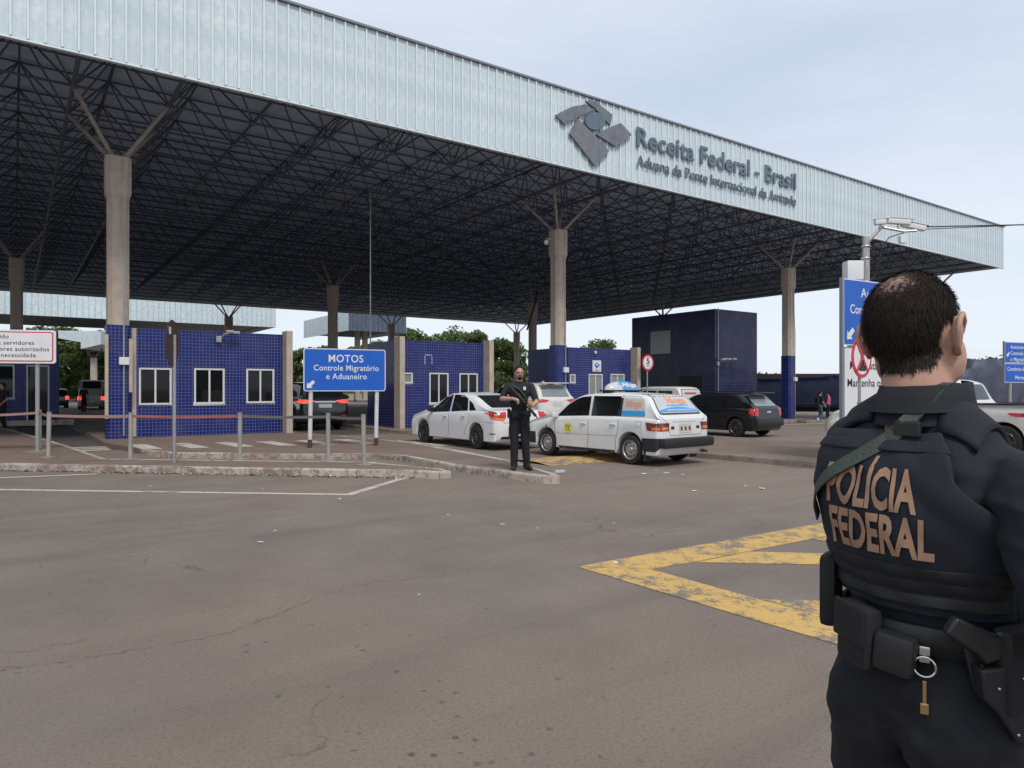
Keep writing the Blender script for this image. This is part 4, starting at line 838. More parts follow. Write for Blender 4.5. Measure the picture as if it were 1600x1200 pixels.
pk.handle(2.25, 1.06, M['ppearl']); pk.handle(3.05, 1.05, M['ppearl']); pk.mirror(3.75, 1.22, M['ppearl'])
# ---------------- tarpaulin-covered trucks
def tarp_truck(name, label, loc, rotz, L, Wd, z0, tops, m, cab=True):
    t = thing(name, label, 'truck', loc, rotz); rg = random.Random(L*7); nx, ring = 44, 15; mb = MB()
    for i in range(nx+1):
        x = L*i/nx; zt = interp(tops, x); e = min(1, min(x, L-x)/.25+.35)
        for k in range(ring):
            a = k/(ring-1); q = abs(2*a-1); y = Wd/2*(1 if a < .5 else -1)*min(1, q*1.5 if q < .67 else 1); zz = z0 if q > .995 else (zt-.25*max(0, q-.5) if q < .67 else z0+(zt-.1-z0)*(1-q)/.33)
            wob = .035*math.sin(x*5.1+k*1.3)+.03*math.sin(x*2.3-k*.9)+rg.uniform(-.015, .015); mb.v.append((x, y*(1 if q < .67 else 1)+(wob if q > .5 else 0)*(1 if a < .5 else -1), zz+(wob if q < .6 else 0)))
    mb.f = [(i*ring+k, i*ring+k+1, (i+1)*ring+k+1, (i+1)*ring+k) for i in range(nx) for k in range(ring-1)]+[tuple(range(ring-1, -1, -1)), tuple(nx*ring+k for k in range(ring))]; mb.m = [0]*len(mb.f)
    mb.build('tarpaulin', m, t, auto=60); MB().box(.05, L-.05, -Wd/2+.06, Wd/2-.06, z0-.16, z0-.01).build('flatbed', M['dirt'], t); MB().box(.3, L-.2, -.45, .45, .55, z0-.17).build('chassis', M['dirt'], t)
    for x in [1.0, 2.1]+([L-1.2] if L > 7 else []):
        for y in (-Wd/2+.2, Wd/2-.2): MB().lathe([(.25, -.14), (.44, -.14), (.48, -.1), (.48, .1), (.44, .14), (.25, .14), (0, .08)], 20, 'y', (x, y, .48)).build('wheel', M['tyre'], t)
    if cab:
        MB().bbox((L+1.0, 0, 1.75), (1.75, Wd*.95, 2.3), .12).build('cab', M['pwhite'], t, auto=40); MB().bbox((L+1.86, 0, 2.2), (.06, Wd*.8, .8), .02).build('windscreen', M['tint'], t)
        for y in (-1, 1): MB().lathe([(.25, -.14), (.48, -.14), (.48, .14), (.25, .14), (0, .08)], 20, 'y', (L+1.0, y*(Wd/2-.2), .48)).build('wheel', M['tyre'], t)
    for k in range(5): MB().tube([(L*(k+.5)/5, -Wd/2-.05, z0+.02), (L*(k+.5)/5+.5, -Wd/2-.06, z0+1.0)], .012, 5).build('rope', M['seat'], t)
    return t
tarp_truck('flatbed_truck', 'long truck under a navy tarpaulin parked behind the pedestrians', (14.2, 49.5, -.55), R(-4), 14, 2.5, 1.05, [(0, 2.75), (5, 2.85), (9, 3.05), (14, 3.1)], M['tarpb'])
MB().bbox((7, 0, 2.9), (13.4, 2.0, .5), .15).build('load_top', M['tarpbr'], bpy.data.objects['flatbed_truck'], auto=40)
tarp_truck('cargo_truck', 'truck with a tall faded navy tarpaulin load beyond the white pickup', (21.0, 35.5, -.6), R(12), 5.2, 2.4, 1.0, [(0, 3.0), (1.2, 3.15), (1.6, 3.6), (3.8, 3.65), (5.2, 3.1)], M['tarpg'])
# ================================================================ signs
def rrect(x0, x1, z0, z1, r=.06, n=5):
    P = []
    for cx, cz, a0 in ((x1-r, z0+r, -90), (x1-r, z1-r, 0), (x0+r, z1-r, 90), (x0+r, z0+r, 180)):
        for k in range(n+1): a = R(a0+90*k/n); P.append((cx+r*math.cos(a), cz+r*math.sin(a)))
    return P
def board(t, x0, x1, z0, z1, face, rim, y=0, r=.06, b=.035, depth=.03):
    MB().plate(rrect(x0, x1, z0, z1, r), y, y+depth).build('sign_board', rim, t); MB().plate(rrect(x0+b, x1-b, z0+b, z1-b, max(.01, r-b*.6)), y-.004, y-.001).build('sign_face', face, t)
def arrow(t, x, z, L, m, y, ang=225):
    P = [(0, .5), (-.38, .05), (-.16, .05), (-.16, -.5), (.16, -.5), (.16, .05), (.38, .05)]; a = R(ang-90); P = [(x+L*(p[0]*math.cos(a)-p[1]*math.sin(a)), z+L*(p[0]*math.sin(a)+p[1]*math.cos(a))) for p in P]
    MB().plate(P, y-.004, y).build('arrow', m, t)
mo = thing('road_sign', 'blue sign reading MOTOS on two white posts', 'sign', (-4.92, 17.3, .118), R(24))
for x, zb_ in ((.0, 0), (1.63, 0)):
    MB().tube([(x, .05, zb_), (x+.04, .05, 2.42)], .052, 12).build('post', M['whitepost'], mo, auto=40); MB().tube([(x, .05, -.02), (x+.004, .05, .2)], .0545, 12).build('rust_patch', M['rust'], mo)
board(mo, -.16, 1.86, 1.38, 2.43, M['signblue'], M['signwhite'], -.02, .06, .022)
put_text(mo, 'MOTOS', .86, -.026, 2.1, M['signwhite'], .3, .002, .003, 'CENTER', 1.08, width=.85, height=.19); put_text(mo, 'Controle Migratório', .88, -.026, 1.89, M['signwhite'], .2, .002, .0015, 'CENTER', 1.05, width=1.6)
put_text(mo, 'e Aduaneiro', .88, -.026, 1.68, M['signwhite'], .2, .002, .0015, 'CENTER', 1.05, width=1.0); arrow(mo, .0, 1.54, .24, M['signwhite'], -.026)
no = thing('notice_sign', 'white notice with red border lettered for authorised staff on a grey post', 'sign', (-10.85, 16.2, .115), R(14))
MB().tube([(0, .05, 0), (0, .05, 2.75)], .045, 12).build('post', M['galv'], no, auto=40); MB().lathe([(.3, 0), (.3, .015), (0, .02)], 20, c=(0, .05, 0)).build('base_plate', M['kerbd'], no)
MB().tube([(-1.25, .05, 0), (-1.25, .05, 2.75)], .045, 12).build('post', M['galv'], no, auto=40)
MB().plate(rrect(-1.72, .40, 2.02, 2.78, .06), -.03, 0).build('sign_board', M['signwhite'], no); MB().plate(rrect(-1.67, .35, 2.06, 2.74, .05), -.034, -.031).build('border', M['signred'], no); MB().plate(rrect(-1.645, .325, 2.085, 2.715, .04), -.038, -.035).build('sign_face', M['signwhite'], no)
for tx_, x, z in (('Permitido', -.54, 2.58), ('para servidores', -.03, 2.44), ('colaboradores autorizados', .27, 2.30), ('necessidade', .0, 2.16)): put_text(no, tx_, x, -.039, z, M['black'], .135, .001, .001, 'RIGHT', 1.08)
rd = thing('round_sign', 'round sign seen from its rusty brown back on a thin galvanised post', 'sign', (-6.66, 13.9, .115), R(-79.5))
MB().tube([(0, .045, 0), (0, .045, 2.5)], .034, 10).build('post', M['galv'], rd, auto=40); MB().lathe([(0, -.006), (.46, -.006), (.465, .0), (.46, .006), (0, .006)], 36, 'y', (0, .01, 2.33)).build('disc', M['brownback'], rd, auto=40)
MB().plate(rrect(.12, .26, 2.5, 2.64, .01), .017, .02).build('sticker', M['signwhite'], rd)
# the big double sign with the camera mast behind it
bs = thing('road_sign', 'tall double sign, blue board over white board, beside the camera mast', 'sign', (6.54, 14.0, 0), TH-R(5))
board(bs, 0, 2.3, 2.42, 3.74, M['signblue'], M['signwhite'], 0, .03, .022); board(bs, 0, 2.3, .9, 2.39, M['signwhite'], M['trim'], 0, .02, .03)
MB().box(-.05, -.003, -.01, .06, .9, 3.75).build('edge_channel', M['trim'], bs)
for x in (.35, 1.9): MB().tube([(x, .1, 0), (x, .1, 3.7)], .05, 10).build('post', M['galv'], bs)
put_text(bs, 'Automóveis', 1.25, -.006, 3.4, M['signwhite'], .26, .002, .0015, 'CENTER', 1.05, width=1.4); put_text(bs, 'Controle Aduaneiro', 1.15, -.006, 3.06, M['signwhite'], .26, .002, .0015, 'CENTER', 1.0, width=1.9); put_text(bs, 'e Migratório', 1.2, -.006, 2.74, M['signwhite'], .26, .002, .0015, 'CENTER', 1.0, width=1.3)
arrow(bs, .2, 2.64, .3, M['signwhite'], -.006)
put_text(bs, 'Motorista', .18, -.006, 1.95, M['black'], .23, .002, .001, 'LEFT', 1.0); put_text(bs, 'Mantenha os', .1, -.006, 1.6, M['black'], .23, .002, .001, 'LEFT', 1.0); put_text(bs, 'A', .42, -.006, 1.25, M['black'], .23, .002, .001, 'LEFT', 1.0)
ns = thing('no_stopping_sign', 'round red-ringed crossed sign on a thin post before the double board', 'sign', (6.33, 12.85, 0), R(39))
MB().tube([(0, .04, 0), (0, .04, 2.6)], .028, 10).build('post', M['galv'], ns); MB().lathe([(0, -.008), (.38, -.008), (.38, .008), (0, .008)], 32, 'y', (0, 0, 2.13)).build('disc', M['signred'], ns); MB().lathe([(0, -.012), (.315, -.012), (.315, -.009)], 32, 'y', (0, 0, 2.13)).build('disc_face', M['signwhite'], ns)
em_ = MB(); em_.box(-.13, .13, -.017, -.0125, 1.88, 1.98); em_.box(-.13, .13, -.017, -.0125, 2.28, 2.38); em_.box(-.06, .06, -.016, -.0122, 1.98, 2.28); tag(em_.build('pictogram', M['black'], ns), kind='stuff')
for q in (-1, 1): MB().plate([(q*-.25, 1.87), (q*-.19, 1.86), (q*.25, 2.39), (q*.19, 2.41)], -.022 if q > 0 else -.0235, -.018).build('cross_bar', M['signred'], ns)
rs = thing('road_sign', 'blue two-part sign about goods traffic beside the far trees', 'sign', (17.36, 25.0, -.1), TH-R(12))
board(rs, 0, 2.4, 2.58, 3.32, M['signblue'], M['signwhite'], 0, .03, .02); board(rs, 0, 2.4, 1.88, 2.56, M['signblue'], M['signwhite'], 0, .03, .02)
MB().box(-.04, -.003, -.01, .05, 1.86, 3.34).build('edge_channel', M['trim'], rs)
for x in (.4, 2.0): MB().tube([(x, .08, 0), (x, .08, 3.3)], .06, 10).build('post', M['galv'], rs)
for tx_, x, z in (('Automóveis', .3, 3.08), ('Controle Aduaneiro', .3, 2.86), ('e', .3, 2.64), ('Migratório', .47, 2.64), ('Comércio de', .12, 2.3), ('Mercadorias', .55, 2.0)): put_text(rs, tx_, x, -.006, z, M['signwhite'], .19, .002, .001)
arrow(rs, .16, 2.87, .2, M['signwhite'], -.006)
cm = thing('camera_mast', 'steel mast with surveillance cameras and a white cabinet above the road sign', 'mast', (7.45, 14.95, 0), 0)
MB().tube([(0, 0, 0), (0, 0, 4.75)], [.085, .075], 12).build('pole', M['alu'], cm, auto=40); MB().bbox((-.27, 0, 3.98), (.34, .26, .52), .02).build('cabinet', M['signwhite'], cm, auto=40); MB().box(-.43, -.11, -.137, -.132, 3.76, 3.84).build('cabinet_label', M['signblue'], cm)
MB().tube([(.02, 0, 4.62), (.33, -.02, 4.97)], .035, 8).build('arm', M['alu'], cm); MB().tube([(.3, -.02, 4.96), (.75, -.1, 4.85), (1.0, -.12, 4.86)], .028, 8).build('cross_arm', M['alu'], cm)
for z in (3.8, 4.3, 4.55): MB().lathe([(.09, z-.02), (.1, z), (.09, z+.02)], 12).build('clamp', M['galv'], cm)
for x, z, l, tilt in ((.28, 5.06, .22, 4), (.65, 5.07, .5, -6), (.98, 4.97, .48, -14)):
    rt = Euler((0, R(-tilt), R(-8))).to_matrix(); MB().bbox((x, -.04, z), (l, .13, .11), .02, mtx=rt).bbox((x+.03, -.04, z+.065), (l+.08, .15, .015), .004, mtx=rt).build('camera', M['signwhite'], cm, auto=40)
    MB().lathe([(0, .0), (.045, .0), (.05, -.03), (0, -.035)], 12, 'x', (x+l/2*.98, -.05, z+math.sin(R(tilt))*l/2)).build('lens', M['black'], cm); MB().tube([(x, -.05, z-.05), (x, -.06, 4.9)], .018, 6).build('bracket', M['alu'], cm)
MB().bbox((.72, -.1, 4.68), (.13, .1, .16), .01).build('camera', M['signwhite'], cm)
cbz = MB().tube([(.85, -.05, 4.86), (.5, 0, 4.75), (.34, 0, 4.55), (.28, 0, 4.2), (.2, 0, 3.95), (.02, -.09, 3.78)], .011, 5); cbz.build('cable', M['black'], cm)
for k, (a, b, z0, z1) in enumerate((((8.3, 14.9), (30, 13), 4.95, 5.9), ((8.3, 14.95), (30, 15.5), 4.9, 6.9))):
    P = [(a[0]+(b[0]-a[0])*i/12, a[1]+(b[1]-a[1])*i/12, z0+(z1-z0)*i/12-.3*math.sin(math.pi*i/12)) for i in range(13)]
    tag(MB().tube(P, .009 if k else .014, 5).build('overhead_cable', M['black']), ('thicker' if k == 0 else 'thinner')+' overhead cable running off from the camera mast', 'cable')
# ================================================================ rope posts
pm_ = [(-10.98, 16.5), (-9.67, 14.8), (-7.74, 14.4), (-5.52, 14.4), (-3.65, 14.1), (-2.79, 13.4)]
plab = ['rope post standing just behind the notice sign post', 'rope post beside the notice sign where two tapes meet', 'rope post in front of the tiled column', 'rope post before the middle booth window where red tape turns grey', 'rope post before the right leg of the MOTOS sign', 'last rope post at the rounded end of the pavement']
for (x, y), lb in zip(pm_, plab):
    t = thing('rope_post', lb, 'rope post', (x, y, .116), random.uniform(0, 6), 'steel rope posts along the pavement')
    MB().lathe([(.0, 0), (.17, 0), (.17, .02), (.05, .035), (0, .035)], 24).build('base', M['kerbd'], t, auto=30); ln = random.uniform(-.02, .02); MB().tube([(0, 0, .03), (ln, 0, .92)], .042, 14).build('tube', M['alu'], t, auto=40); MB().lathe([(.045, .92), (.047, .96), (.0, .965)], 14, c=(ln, 0, 0)).build('cap', M['galv'], t)
def tape(a, b, z0, z1, sag, m, lb):
    mb = MB(); n = 14; a, b = Vector(a), Vector(b); nn = Vector((-(b-a).y, (b-a).x)).normalized()*.002
    for i in range(n+1):
        p = a+(b-a)*i/n; z = z0+(z1-z0)*i/n-sag*math.sin(math.pi*i/n)
        for dz, k in ((-.028, 1), (.028, 1), (.028, -1), (-.028, -1)): mb.v.append((p.x+nn.x*k, p.y+nn.y*k, z+dz))
    mb.f = [(i*4+k, i*4+(k+1) % 4, i*4+4+(k+1) % 4, i*4+4+k) for i in range(n) for k in range(4)]; mb.m = [0]*len(mb.f)
    tag(mb.build('barrier_tape', m), lb, 'barrier tape', 'tapes between the rope posts')
tz = 1.0
tape((-13.6, 16.3), pm_[0], .98, tz, .05, M['tapebrown'], 'pinkish tape running from the notice sign post along the paved corner')
for i, (m_, lb) in enumerate(((M['tapebrown'], 'short brown tape between the two posts by the notice sign'), (M['tapebrown'], 'brown tape stretched past the small motorcycle lane'), (M['tapered'], 'red tape stretched across the first tiled booth'), (M['tapegrey'], 'grey tape passing in front of the MOTOS sign leg'), (M['tapegrey'], 'short grey tape between the last two rope posts'))):
    tape(pm_[i], pm_[i+1], tz, tz, .015, m_, lb)
# ================================================================ litter
M['paper'] = mat('litter_paper', (.62, .61, .58), .8); M['plasticb'] = mat('litter_blue', (.05, .25, .42), .4); M['pet'] = mat('clear_plastic', (.6, .64, .66), .1, alpha=.45)
rl = random.Random(21)
def scrap(x, y, z, sz, m, lb, grp):
    mb = MB(); n = 4
    for i in range(n+1):
        for j in range(n+1): mb.v.append(((i/n-.5)*sz+rl.uniform(-.1, .1)*sz, (j/n-.5)*sz*.7+rl.uniform(-.1, .1)*sz, .006+rl.uniform(0, .12)*sz))
    mb.f = [(i*(n+1)+j, (i+1)*(n+1)+j, (i+1)*(n+1)+j+1, i*(n+1)+j+1) for i in range(n) for j in range(n)]; mb.m = [0]*len(mb.f)
    o = mb.build('paper_scrap', m); o.location = (x, y, z); o.rotation_euler = (0, 0, rl.uniform(0, 6)); tag(o, lb, 'litter', grp)
for px, py, sz in ((1042, 740, .13), (1005, 741, .15), (1067, 742, .1), (1085, 768, .12), (1190, 764, .13), (1165, 760, .08), (1178, 718, .14), (1205, 720, .1), (1160, 716, .1), (785, 820, .07), (962, 880, .07), (408, 848, .08), (430, 830, .05), (700, 805, .05), (960, 818, .05), (1025, 735, .07), (840, 826, .045), (235, 760, .07), (410, 765, .06), (530, 780, .08), (655, 930, .03)):
    d_ = CAM_H*1109/(py-608); scrap((px-800)/1109*d_, d_, 0, sz*.75, M['paper'], 'small crumpled scrap of white paper lying on the open asphalt', 'paper scraps on the road')
for px, py, sz, m_, lb in ((28, 731, .2, 'plasticb', 'blue plastic wrapper against the white kerb near the notice sign'), (136, 732, .2, 'plasticb', 'blue plastic scrap against the white kerb left of the round sign'), (486, 742, .16, 'paper', 'flattened pale carton in the gutter under the rope posts'), (520, 744, .14, 'paper', 'white paper strip in the gutter below the MOTOS sign')):
    d_ = CAM_H*1109/(py-608); scrap((px-800)/1109*d_, d_, 0, sz, M[m_], lb, None)
bt = thing('plastic_bottle', 'crushed clear plastic bottle lying off the kerb tip by the guard', 'bottle', ((875-800)/1109*13.0, 13.0, .04), R(20))
MB().lathe([(0, -.11), (.035, -.105), (.036, -.03), (.03, 0), (.036, .03), (.034, .07), (.014, .1), (.013, .12), (0, .12)], 14, 'x').build('bottle_body', M['pet'], bt, auto=50); MB().lathe([(.016, .115), (.016, .135), (0, .137)], 10, 'x').build('cap', M['plasticb'], bt)
# grit and leaves gathered along the first kerb
gr = MB(); rg = random.Random(4)
A_, B_ = Vector(P1[1]), Vector(P1[3])
for i in range(900):
    q = rg.random(); p = A_+(B_-A_)*q; nn = Vector((B_-A_).yx).normalized(); nn = Vector((-abs(nn.x), -abs(nn.y))); off = abs(rg.gauss(0, .09))+.015; s = rg.uniform(.006, .03); x, y = p.x+nn.x*off, p.y+nn.y*off
    a = rg.uniform(0, 6); c_, s_ = math.cos(a)*s, math.sin(a)*s; gr.add([(x-c_, y-s_, .002), (x+s_, y-c_, .004+s*.3), (x+c_, y+s_, .003), (x-s_, y+c_, .004+s*.5)], [(0, 1, 2, 3)], rg.choice((0, 0, 1, 2)))
tag(frame_obj(gr.build('gutter_debris', [M['rust'], M['kerbd'], M['paper']])), 'grit, leaves and crumbs gathered along the white kerb', 'debris', kind='stuff')
# ================================================================ trees
M['bark'] = mat('bark', (.11, .085, .065), .9, noise=.4, nscale=6)
LEAF = [mat('leaf_dark', (.085, .135, .042), .6, noise=.3, nscale=3), mat('leaf_mid', (.14, .2, .06), .6, noise=.3, nscale=3), mat('leaf_light', (.2, .265, .085), .6, noise=.25, nscale=3)]
for m_ in LEAF:          # light passes through the blades
    nt = m_.node_tree; b_ = nt.nodes['Principled BSDF']; tr_ = nt.nodes.new('ShaderNodeBsdfTranslucent'); mx = nt.nodes.new('ShaderNodeMixShader'); mx.inputs[0].default_value = .45
    src = b_.inputs['Base Color'].links[0].from_socket; nt.links.new(src, tr_.inputs[0]); nt.links.new(b_.outputs[0], mx.inputs[1]); nt.links.new(tr_.outputs[0], mx.inputs[2]); nt.links.new(mx.outputs[0], nt.nodes['Material Output'].inputs[0])
def leaves(clumps, n, size, rg, ):
    mb = MB()
    for c, r, w in clumps:
        for _ in range(int(n*w)):
            u = Vector((rg.gauss(0, 1), rg.gauss(0, 1), rg.gauss(0, 1))).normalized(); k = rg.random()**.35; p = Vector(c)+Vector((u.x*r[0], u.y*r[1], u.z*r[2]))*k
            a = Vector((rg.gauss(0, 1), rg.gauss(0, 1), rg.gauss(0, .6))).normalized(); b = a.cross(Vector((rg.gauss(0, 1), rg.gauss(0, 1), rg.gauss(0, 1)))).normalized(); s = size*rg.uniform(.6, 1.4)
            mb.add([p-a*s, p+b*s*.55, p+a*s, p-b*s*.55], [(0, 1, 2, 3)], min(2, max(0, int(rg.gauss(.9, .7)+.5))))
    return mb
def tree(name, label, x, y, hgt, rad, seed, n=160, leaf=.26, base=.28, group='trees beyond the canopies'):
    rg = random.Random(seed); t = thing(name, label, 'tree', (x, y, zg(SV(x, y)[0])), rg.uniform(0, 6), group); tr = MB(); top = hgt*.8
    tr.tube([(0, 0, -.1), (rg.uniform(-.2, .2), rg.uniform(-.2, .2), hgt*.3), (rg.uniform(-.4, .4), rg.uniform(-.4, .4), top)], [hgt*.03, hgt*.022, hgt*.006], 8); cl = []
    for k in range(int(20+rad*2.5)):
        a = rg.uniform(0, 6.28); q = rg.random(); zz = hgt*(base+(1-base)*q); rr = rad*(math.sin(math.pi*(.18+.75*q))**.8)*rg.uniform(.25, 1.0); c = (rr*math.cos(a), rr*math.sin(a), min(zz, hgt*.93)); s = rad*rg.uniform(.2, .38)
        cl.append((c, (s, s, s*.7), 1)); tr.tube([(0, 0, max(hgt*.2, zz*.7)), (c[0]*.6, c[1]*.6, zz*.92), c], [hgt*.009, hgt*.005, .02], 5)
    tr.build('trunk', M['bark'], t); leaves(cl, n, leaf, rg).build('crown', LEAF, t); return t
def pxat(px, d): return ((px-800)/1109*d, d)
for i, (px, d_, hh, rr, lb) in enumerate((
 (650, 118, 12.2, 5.5, 'broad green tree over the left half of the second booth roof'), (700, 124, 12.6, 6, 'tallest dense tree behind the second booth'), (742, 114, 11.4, 5, 'green tree right of centre behind the second booth'), (782, 108, 9.6, 4.2, 'lighter green tree beside the struts of the rear column'),
 (805, 122, 6.5, 3.2, 'low bushy tree showing right of the second booth'), (600, 132, 11, 5.5, 'tree behind the dark canopy front'), (555, 128, 9.5, 5, 'shaded tree behind the MOTOS sign'), (505, 134, 10, 5.5, 'tree in the gap left of the MOTOS sign'), (465, 126, 9, 4.5, 'tree beside the concrete fin of the first booth'),
 (85, 108, 11, 5.5, 'tree behind the left booth corner'), (112, 116, 9.5, 4.5, 'tree framed by the small gate roof'), (140, 104, 8.5, 4, 'tree above the grey van'), (165, 112, 10.5, 5, 'tree just left of the first column'), (30, 118, 10, 5, 'tree hidden mostly by the left booth'))):
    tree('leafy_tree', lb, *pxat(px, d_), hh, rr, 40+i, n=150, leaf=.3)
tree('lone_tree', 'lone open-crowned tree seen over the third booth roof', *pxat(938, 150), 12.6, 4.6, 91, n=70, leaf=.27, base=.68)
for i, (px, d_) in enumerate(((745, 95), (765, 97), (788, 93), (120, 92), (150, 90), (480, 105), (525, 108))): tree('shrub', ['bright shrub low behind the second booth end', 'bright shrub below the lighter green tree', 'bright shrub just left of the rear column', 'roadside shrub behind the grey van', 'roadside shrub by the dark car', 'shrub low behind the black SUV', 'shrub low behind the MOTOS sign'][i], *pxat(px, d_), 3.6, 2.3, 70+i, n=90, leaf=.2, base=.1, group='shrubs beyond the canopies')
# wooded ridge on the right, reading as one mass
def ridge(name, label, p0, p1, d0, d1, h0, seed, hgt):
    rg = random.Random(seed); cl = []; tb = MB(); N_ = 26
    for i in range(N_+1):
        px = p0+(p1-p0)*i/N_; d_ = d0+(d1-d0)*i/N_; x, y = pxat(px, d_); zt = hgt(i/N_)
        tb.v += [(x, y-30, -1.5), (x, y, zt*.82), (x, y+60, -1.5)]
        for k in range(9):
            q = rg.random(); s = rg.uniform(2.2, 4.2)*h0; cl.append(((x+rg.uniform(-6, 6)*h0, y-26*(1-q)+rg.uniform(-3, 3), zt*(.15+.8*q)*rg.uniform(.85, 1.03)), (s, s, s*.75), 1))
    tb.f = [(3*i+k, 3*i+3+k, 3*i+4+k, 3*i+1+k) for i in range(N_) for k in range(2)]; tb.m = [0]*len(tb.f)
    h_ = tb.build('hill', LEAF[0]); tag(h_, kind='structure'); tag(leaves(cl, 75, 1.0*h0, rg).build(name, LEAF), label, 'forest', kind='stuff')
ridge('forest', 'dense dark forest covering the ridge behind the goods sign', 1440, 1760, 330, 300, 1.0, 5, lambda q: 11+5.5*math.sin(q*2.2+.2)+1.2*math.sin(q*17))
ridge('forest', 'thin far tree line above the navy truck', 1120, 1440, 460, 460, 1.2, 6, lambda q: 9+1.5*math.sin(q*9)+2*q)
ridge('forest', 'far tree line closing the view on the left', -300, 1120, 260, 420, 1.3, 8, lambda q: 8.5+1.5*math.sin(q*14))
# ================================================================ people
M.update(skin=mat('skin', (.47, .27, .195), .5, noise=.16, nscale=30, bump=.12, bscale=260), hair=mat('dark_hair', (.026, .019, .015), .8, noise=.3, nscale=40, spec=.15), blackcloth=mat('black_cloth', (.013, .014, .018), .85, noise=.3, nscale=9, bump=.15, bscale=60), navy=mat('navy_cloth', (.007, .009, .015), .85, noise=.25, nscale=8, bump=.12, bscale=320),
 trouser=mat('dark_trousers', (.008, .008, .012), .9, noise=.25, nscale=8, bump=.14, bscale=300), boot=mat('boot', (.01, .01, .01), .6), jeans=mat('jeans', (.055, .1, .17), .85, noise=.3, nscale=12), pink=mat('pink_shirt', (.62, .09, .3), .8), vest=mat('vest_fabric', (.008, .0115, .02), .85, noise=.2, nscale=20, bump=.1, bscale=420), strap=mat('olive_strap', (.045, .062, .047), .7, noise=.2, nscale=30, bump=.4, bscale=220),
 tan=mat('tan_lettering', (.34, .2, .125), .65, noise=.15, nscale=30), poly=mat('black_polymer', (.014, .0145, .016), .45, bump=.05, bscale=300), gun=mat('gun_steel', (.025, .025, .027), .35, .5), brass=mat('brass', (.5, .36, .18), .3, .9), nylon=mat('black_nylon', (.009, .0093, .011), .75, bump=.12, bscale=300), whiteshoe=mat('white_shoe', (.7, .7, .7), .6), green=mat('green_cord', (.03, .5, .22), .5), eye=mat('eye_white', (.7, .68, .65), .2), lip=mat('lip', (.35, .15, .12), .5))
MI_LAST = []
def set_mats(me, names, mi):
    me.materials.clear()
    for q in names: me.materials.append(M[q])
    a = np.zeros(len(me.polygons), np.int32); a[:len(mi)] = mi; me.polygons.foreach_set('material_index', a); me.update()
def fuse(prims, voxel, smooth=4):
    mb = MB()
    for p in prims:
        if p[0] == 'c': mb.capsule(p[1], p[2], 14)
        else: mb.ellipsoid(p[1], p[2], p[4] if len(p) > 4 else None, 18, 12)
    me = mb.mesh('f', M['skin']); bm = bmesh.new(); bm.from_mesh(me); bmesh.ops.remove_doubles(bm, verts=bm.verts[:], dist=1e-5); bmesh.ops.recalc_face_normals(bm, faces=bm.faces[:]); bm.to_mesh(me); bm.free()
    o = link('f', me); r = o.modifiers.new('r', 'REMESH'); r.mode = 'VOXEL'; r.voxel_size = voxel; s = o.modifiers.new('s', 'SMOOTH'); s.iterations = smooth; s.factor = .5
    out = eval_mesh(o); bpy.data.objects.remove(o)
    nf = len(out.polygons); C = np.empty(nf*3); out.polygons.foreach_get('center', C); C = C.reshape(-1, 3); best = np.full(nf, 1e9); mi = np.zeros(nf, int)
    for p in prims:
        if p[0] == 'c':
            D = np.full(nf, 1e9); P = [np.array(q) for q in p[1]]
            for a, b, ra, rb in zip(P, P[1:], p[2], p[2][1:]):
                ab = b-a; t = np.clip(((C-a) @ ab)/max(ab @ ab, 1e-9), 0, 1); D = np.minimum(D, np.linalg.norm(C-(a+t[:, None]*ab), axis=1)-(ra+(rb-ra)*t))
        else:
            q = C-np.array(p[1])
            if len(p) > 4 and p[4]: q = q @ np.array(p[4].to_matrix())
            D = (np.linalg.norm(q/np.array(p[2]), axis=1)-1)*min(p[2])
        k = D < best; best[k] = D[k]; mi[k] = p[3]
    MI_LAST[:] = [mi.astype(np.int32)]; out.polygons.foreach_set('use_smooth', [True]*nf); return out
def head_prims(hc, yaw=0, k=1.0, skin=0, hairm=1, beard=None, short=True, pitch=0):
    rot = Euler((R(pitch), 0, R(yaw))); Rm = rot.to_matrix(); P = lambda x, y, z: tuple(Vector(hc)+Rm @ Vector((x, y, z))*k); S = lambda *r: tuple(q*k for q in r)
    o = [('e', P(0, -.012, .022), S(.077, .096, .097), skin, rot), ('e', P(0, .03, -.03), S(.064, .066, .088), skin, rot), ('e', P(0, .052, -.085), S(.04, .04, .032), beard if beard is not None else skin, rot),
         ('c', [P(0, .088, .005), P(0, .106, -.03)], S(.010, .0145), skin), ('e', P(0, .083, -.063), S(.026, .012, .008), skin, rot), ('e', P(0, .075, .018), S(.05, .02, .012), skin, rot),
         ('e', P(-.078, -.004, -.014), S(.009, .018, .028), skin, rot), ('e', P(.078, -.004, -.014), S(.009, .018, .028), skin, rot)]
    if hairm is not None: o.append(('e', P(0, -.026, .036), S(.0835, .1, .1), hairm, rot))
    if beard is not None: o += [('c', [P(-.03, .078, -.062), P(-.014, .092, -.05), P(.014, .092, -.05), P(.03, .078, -.062)], S(.008, .009, .009, .008), beard)]
    return o, P
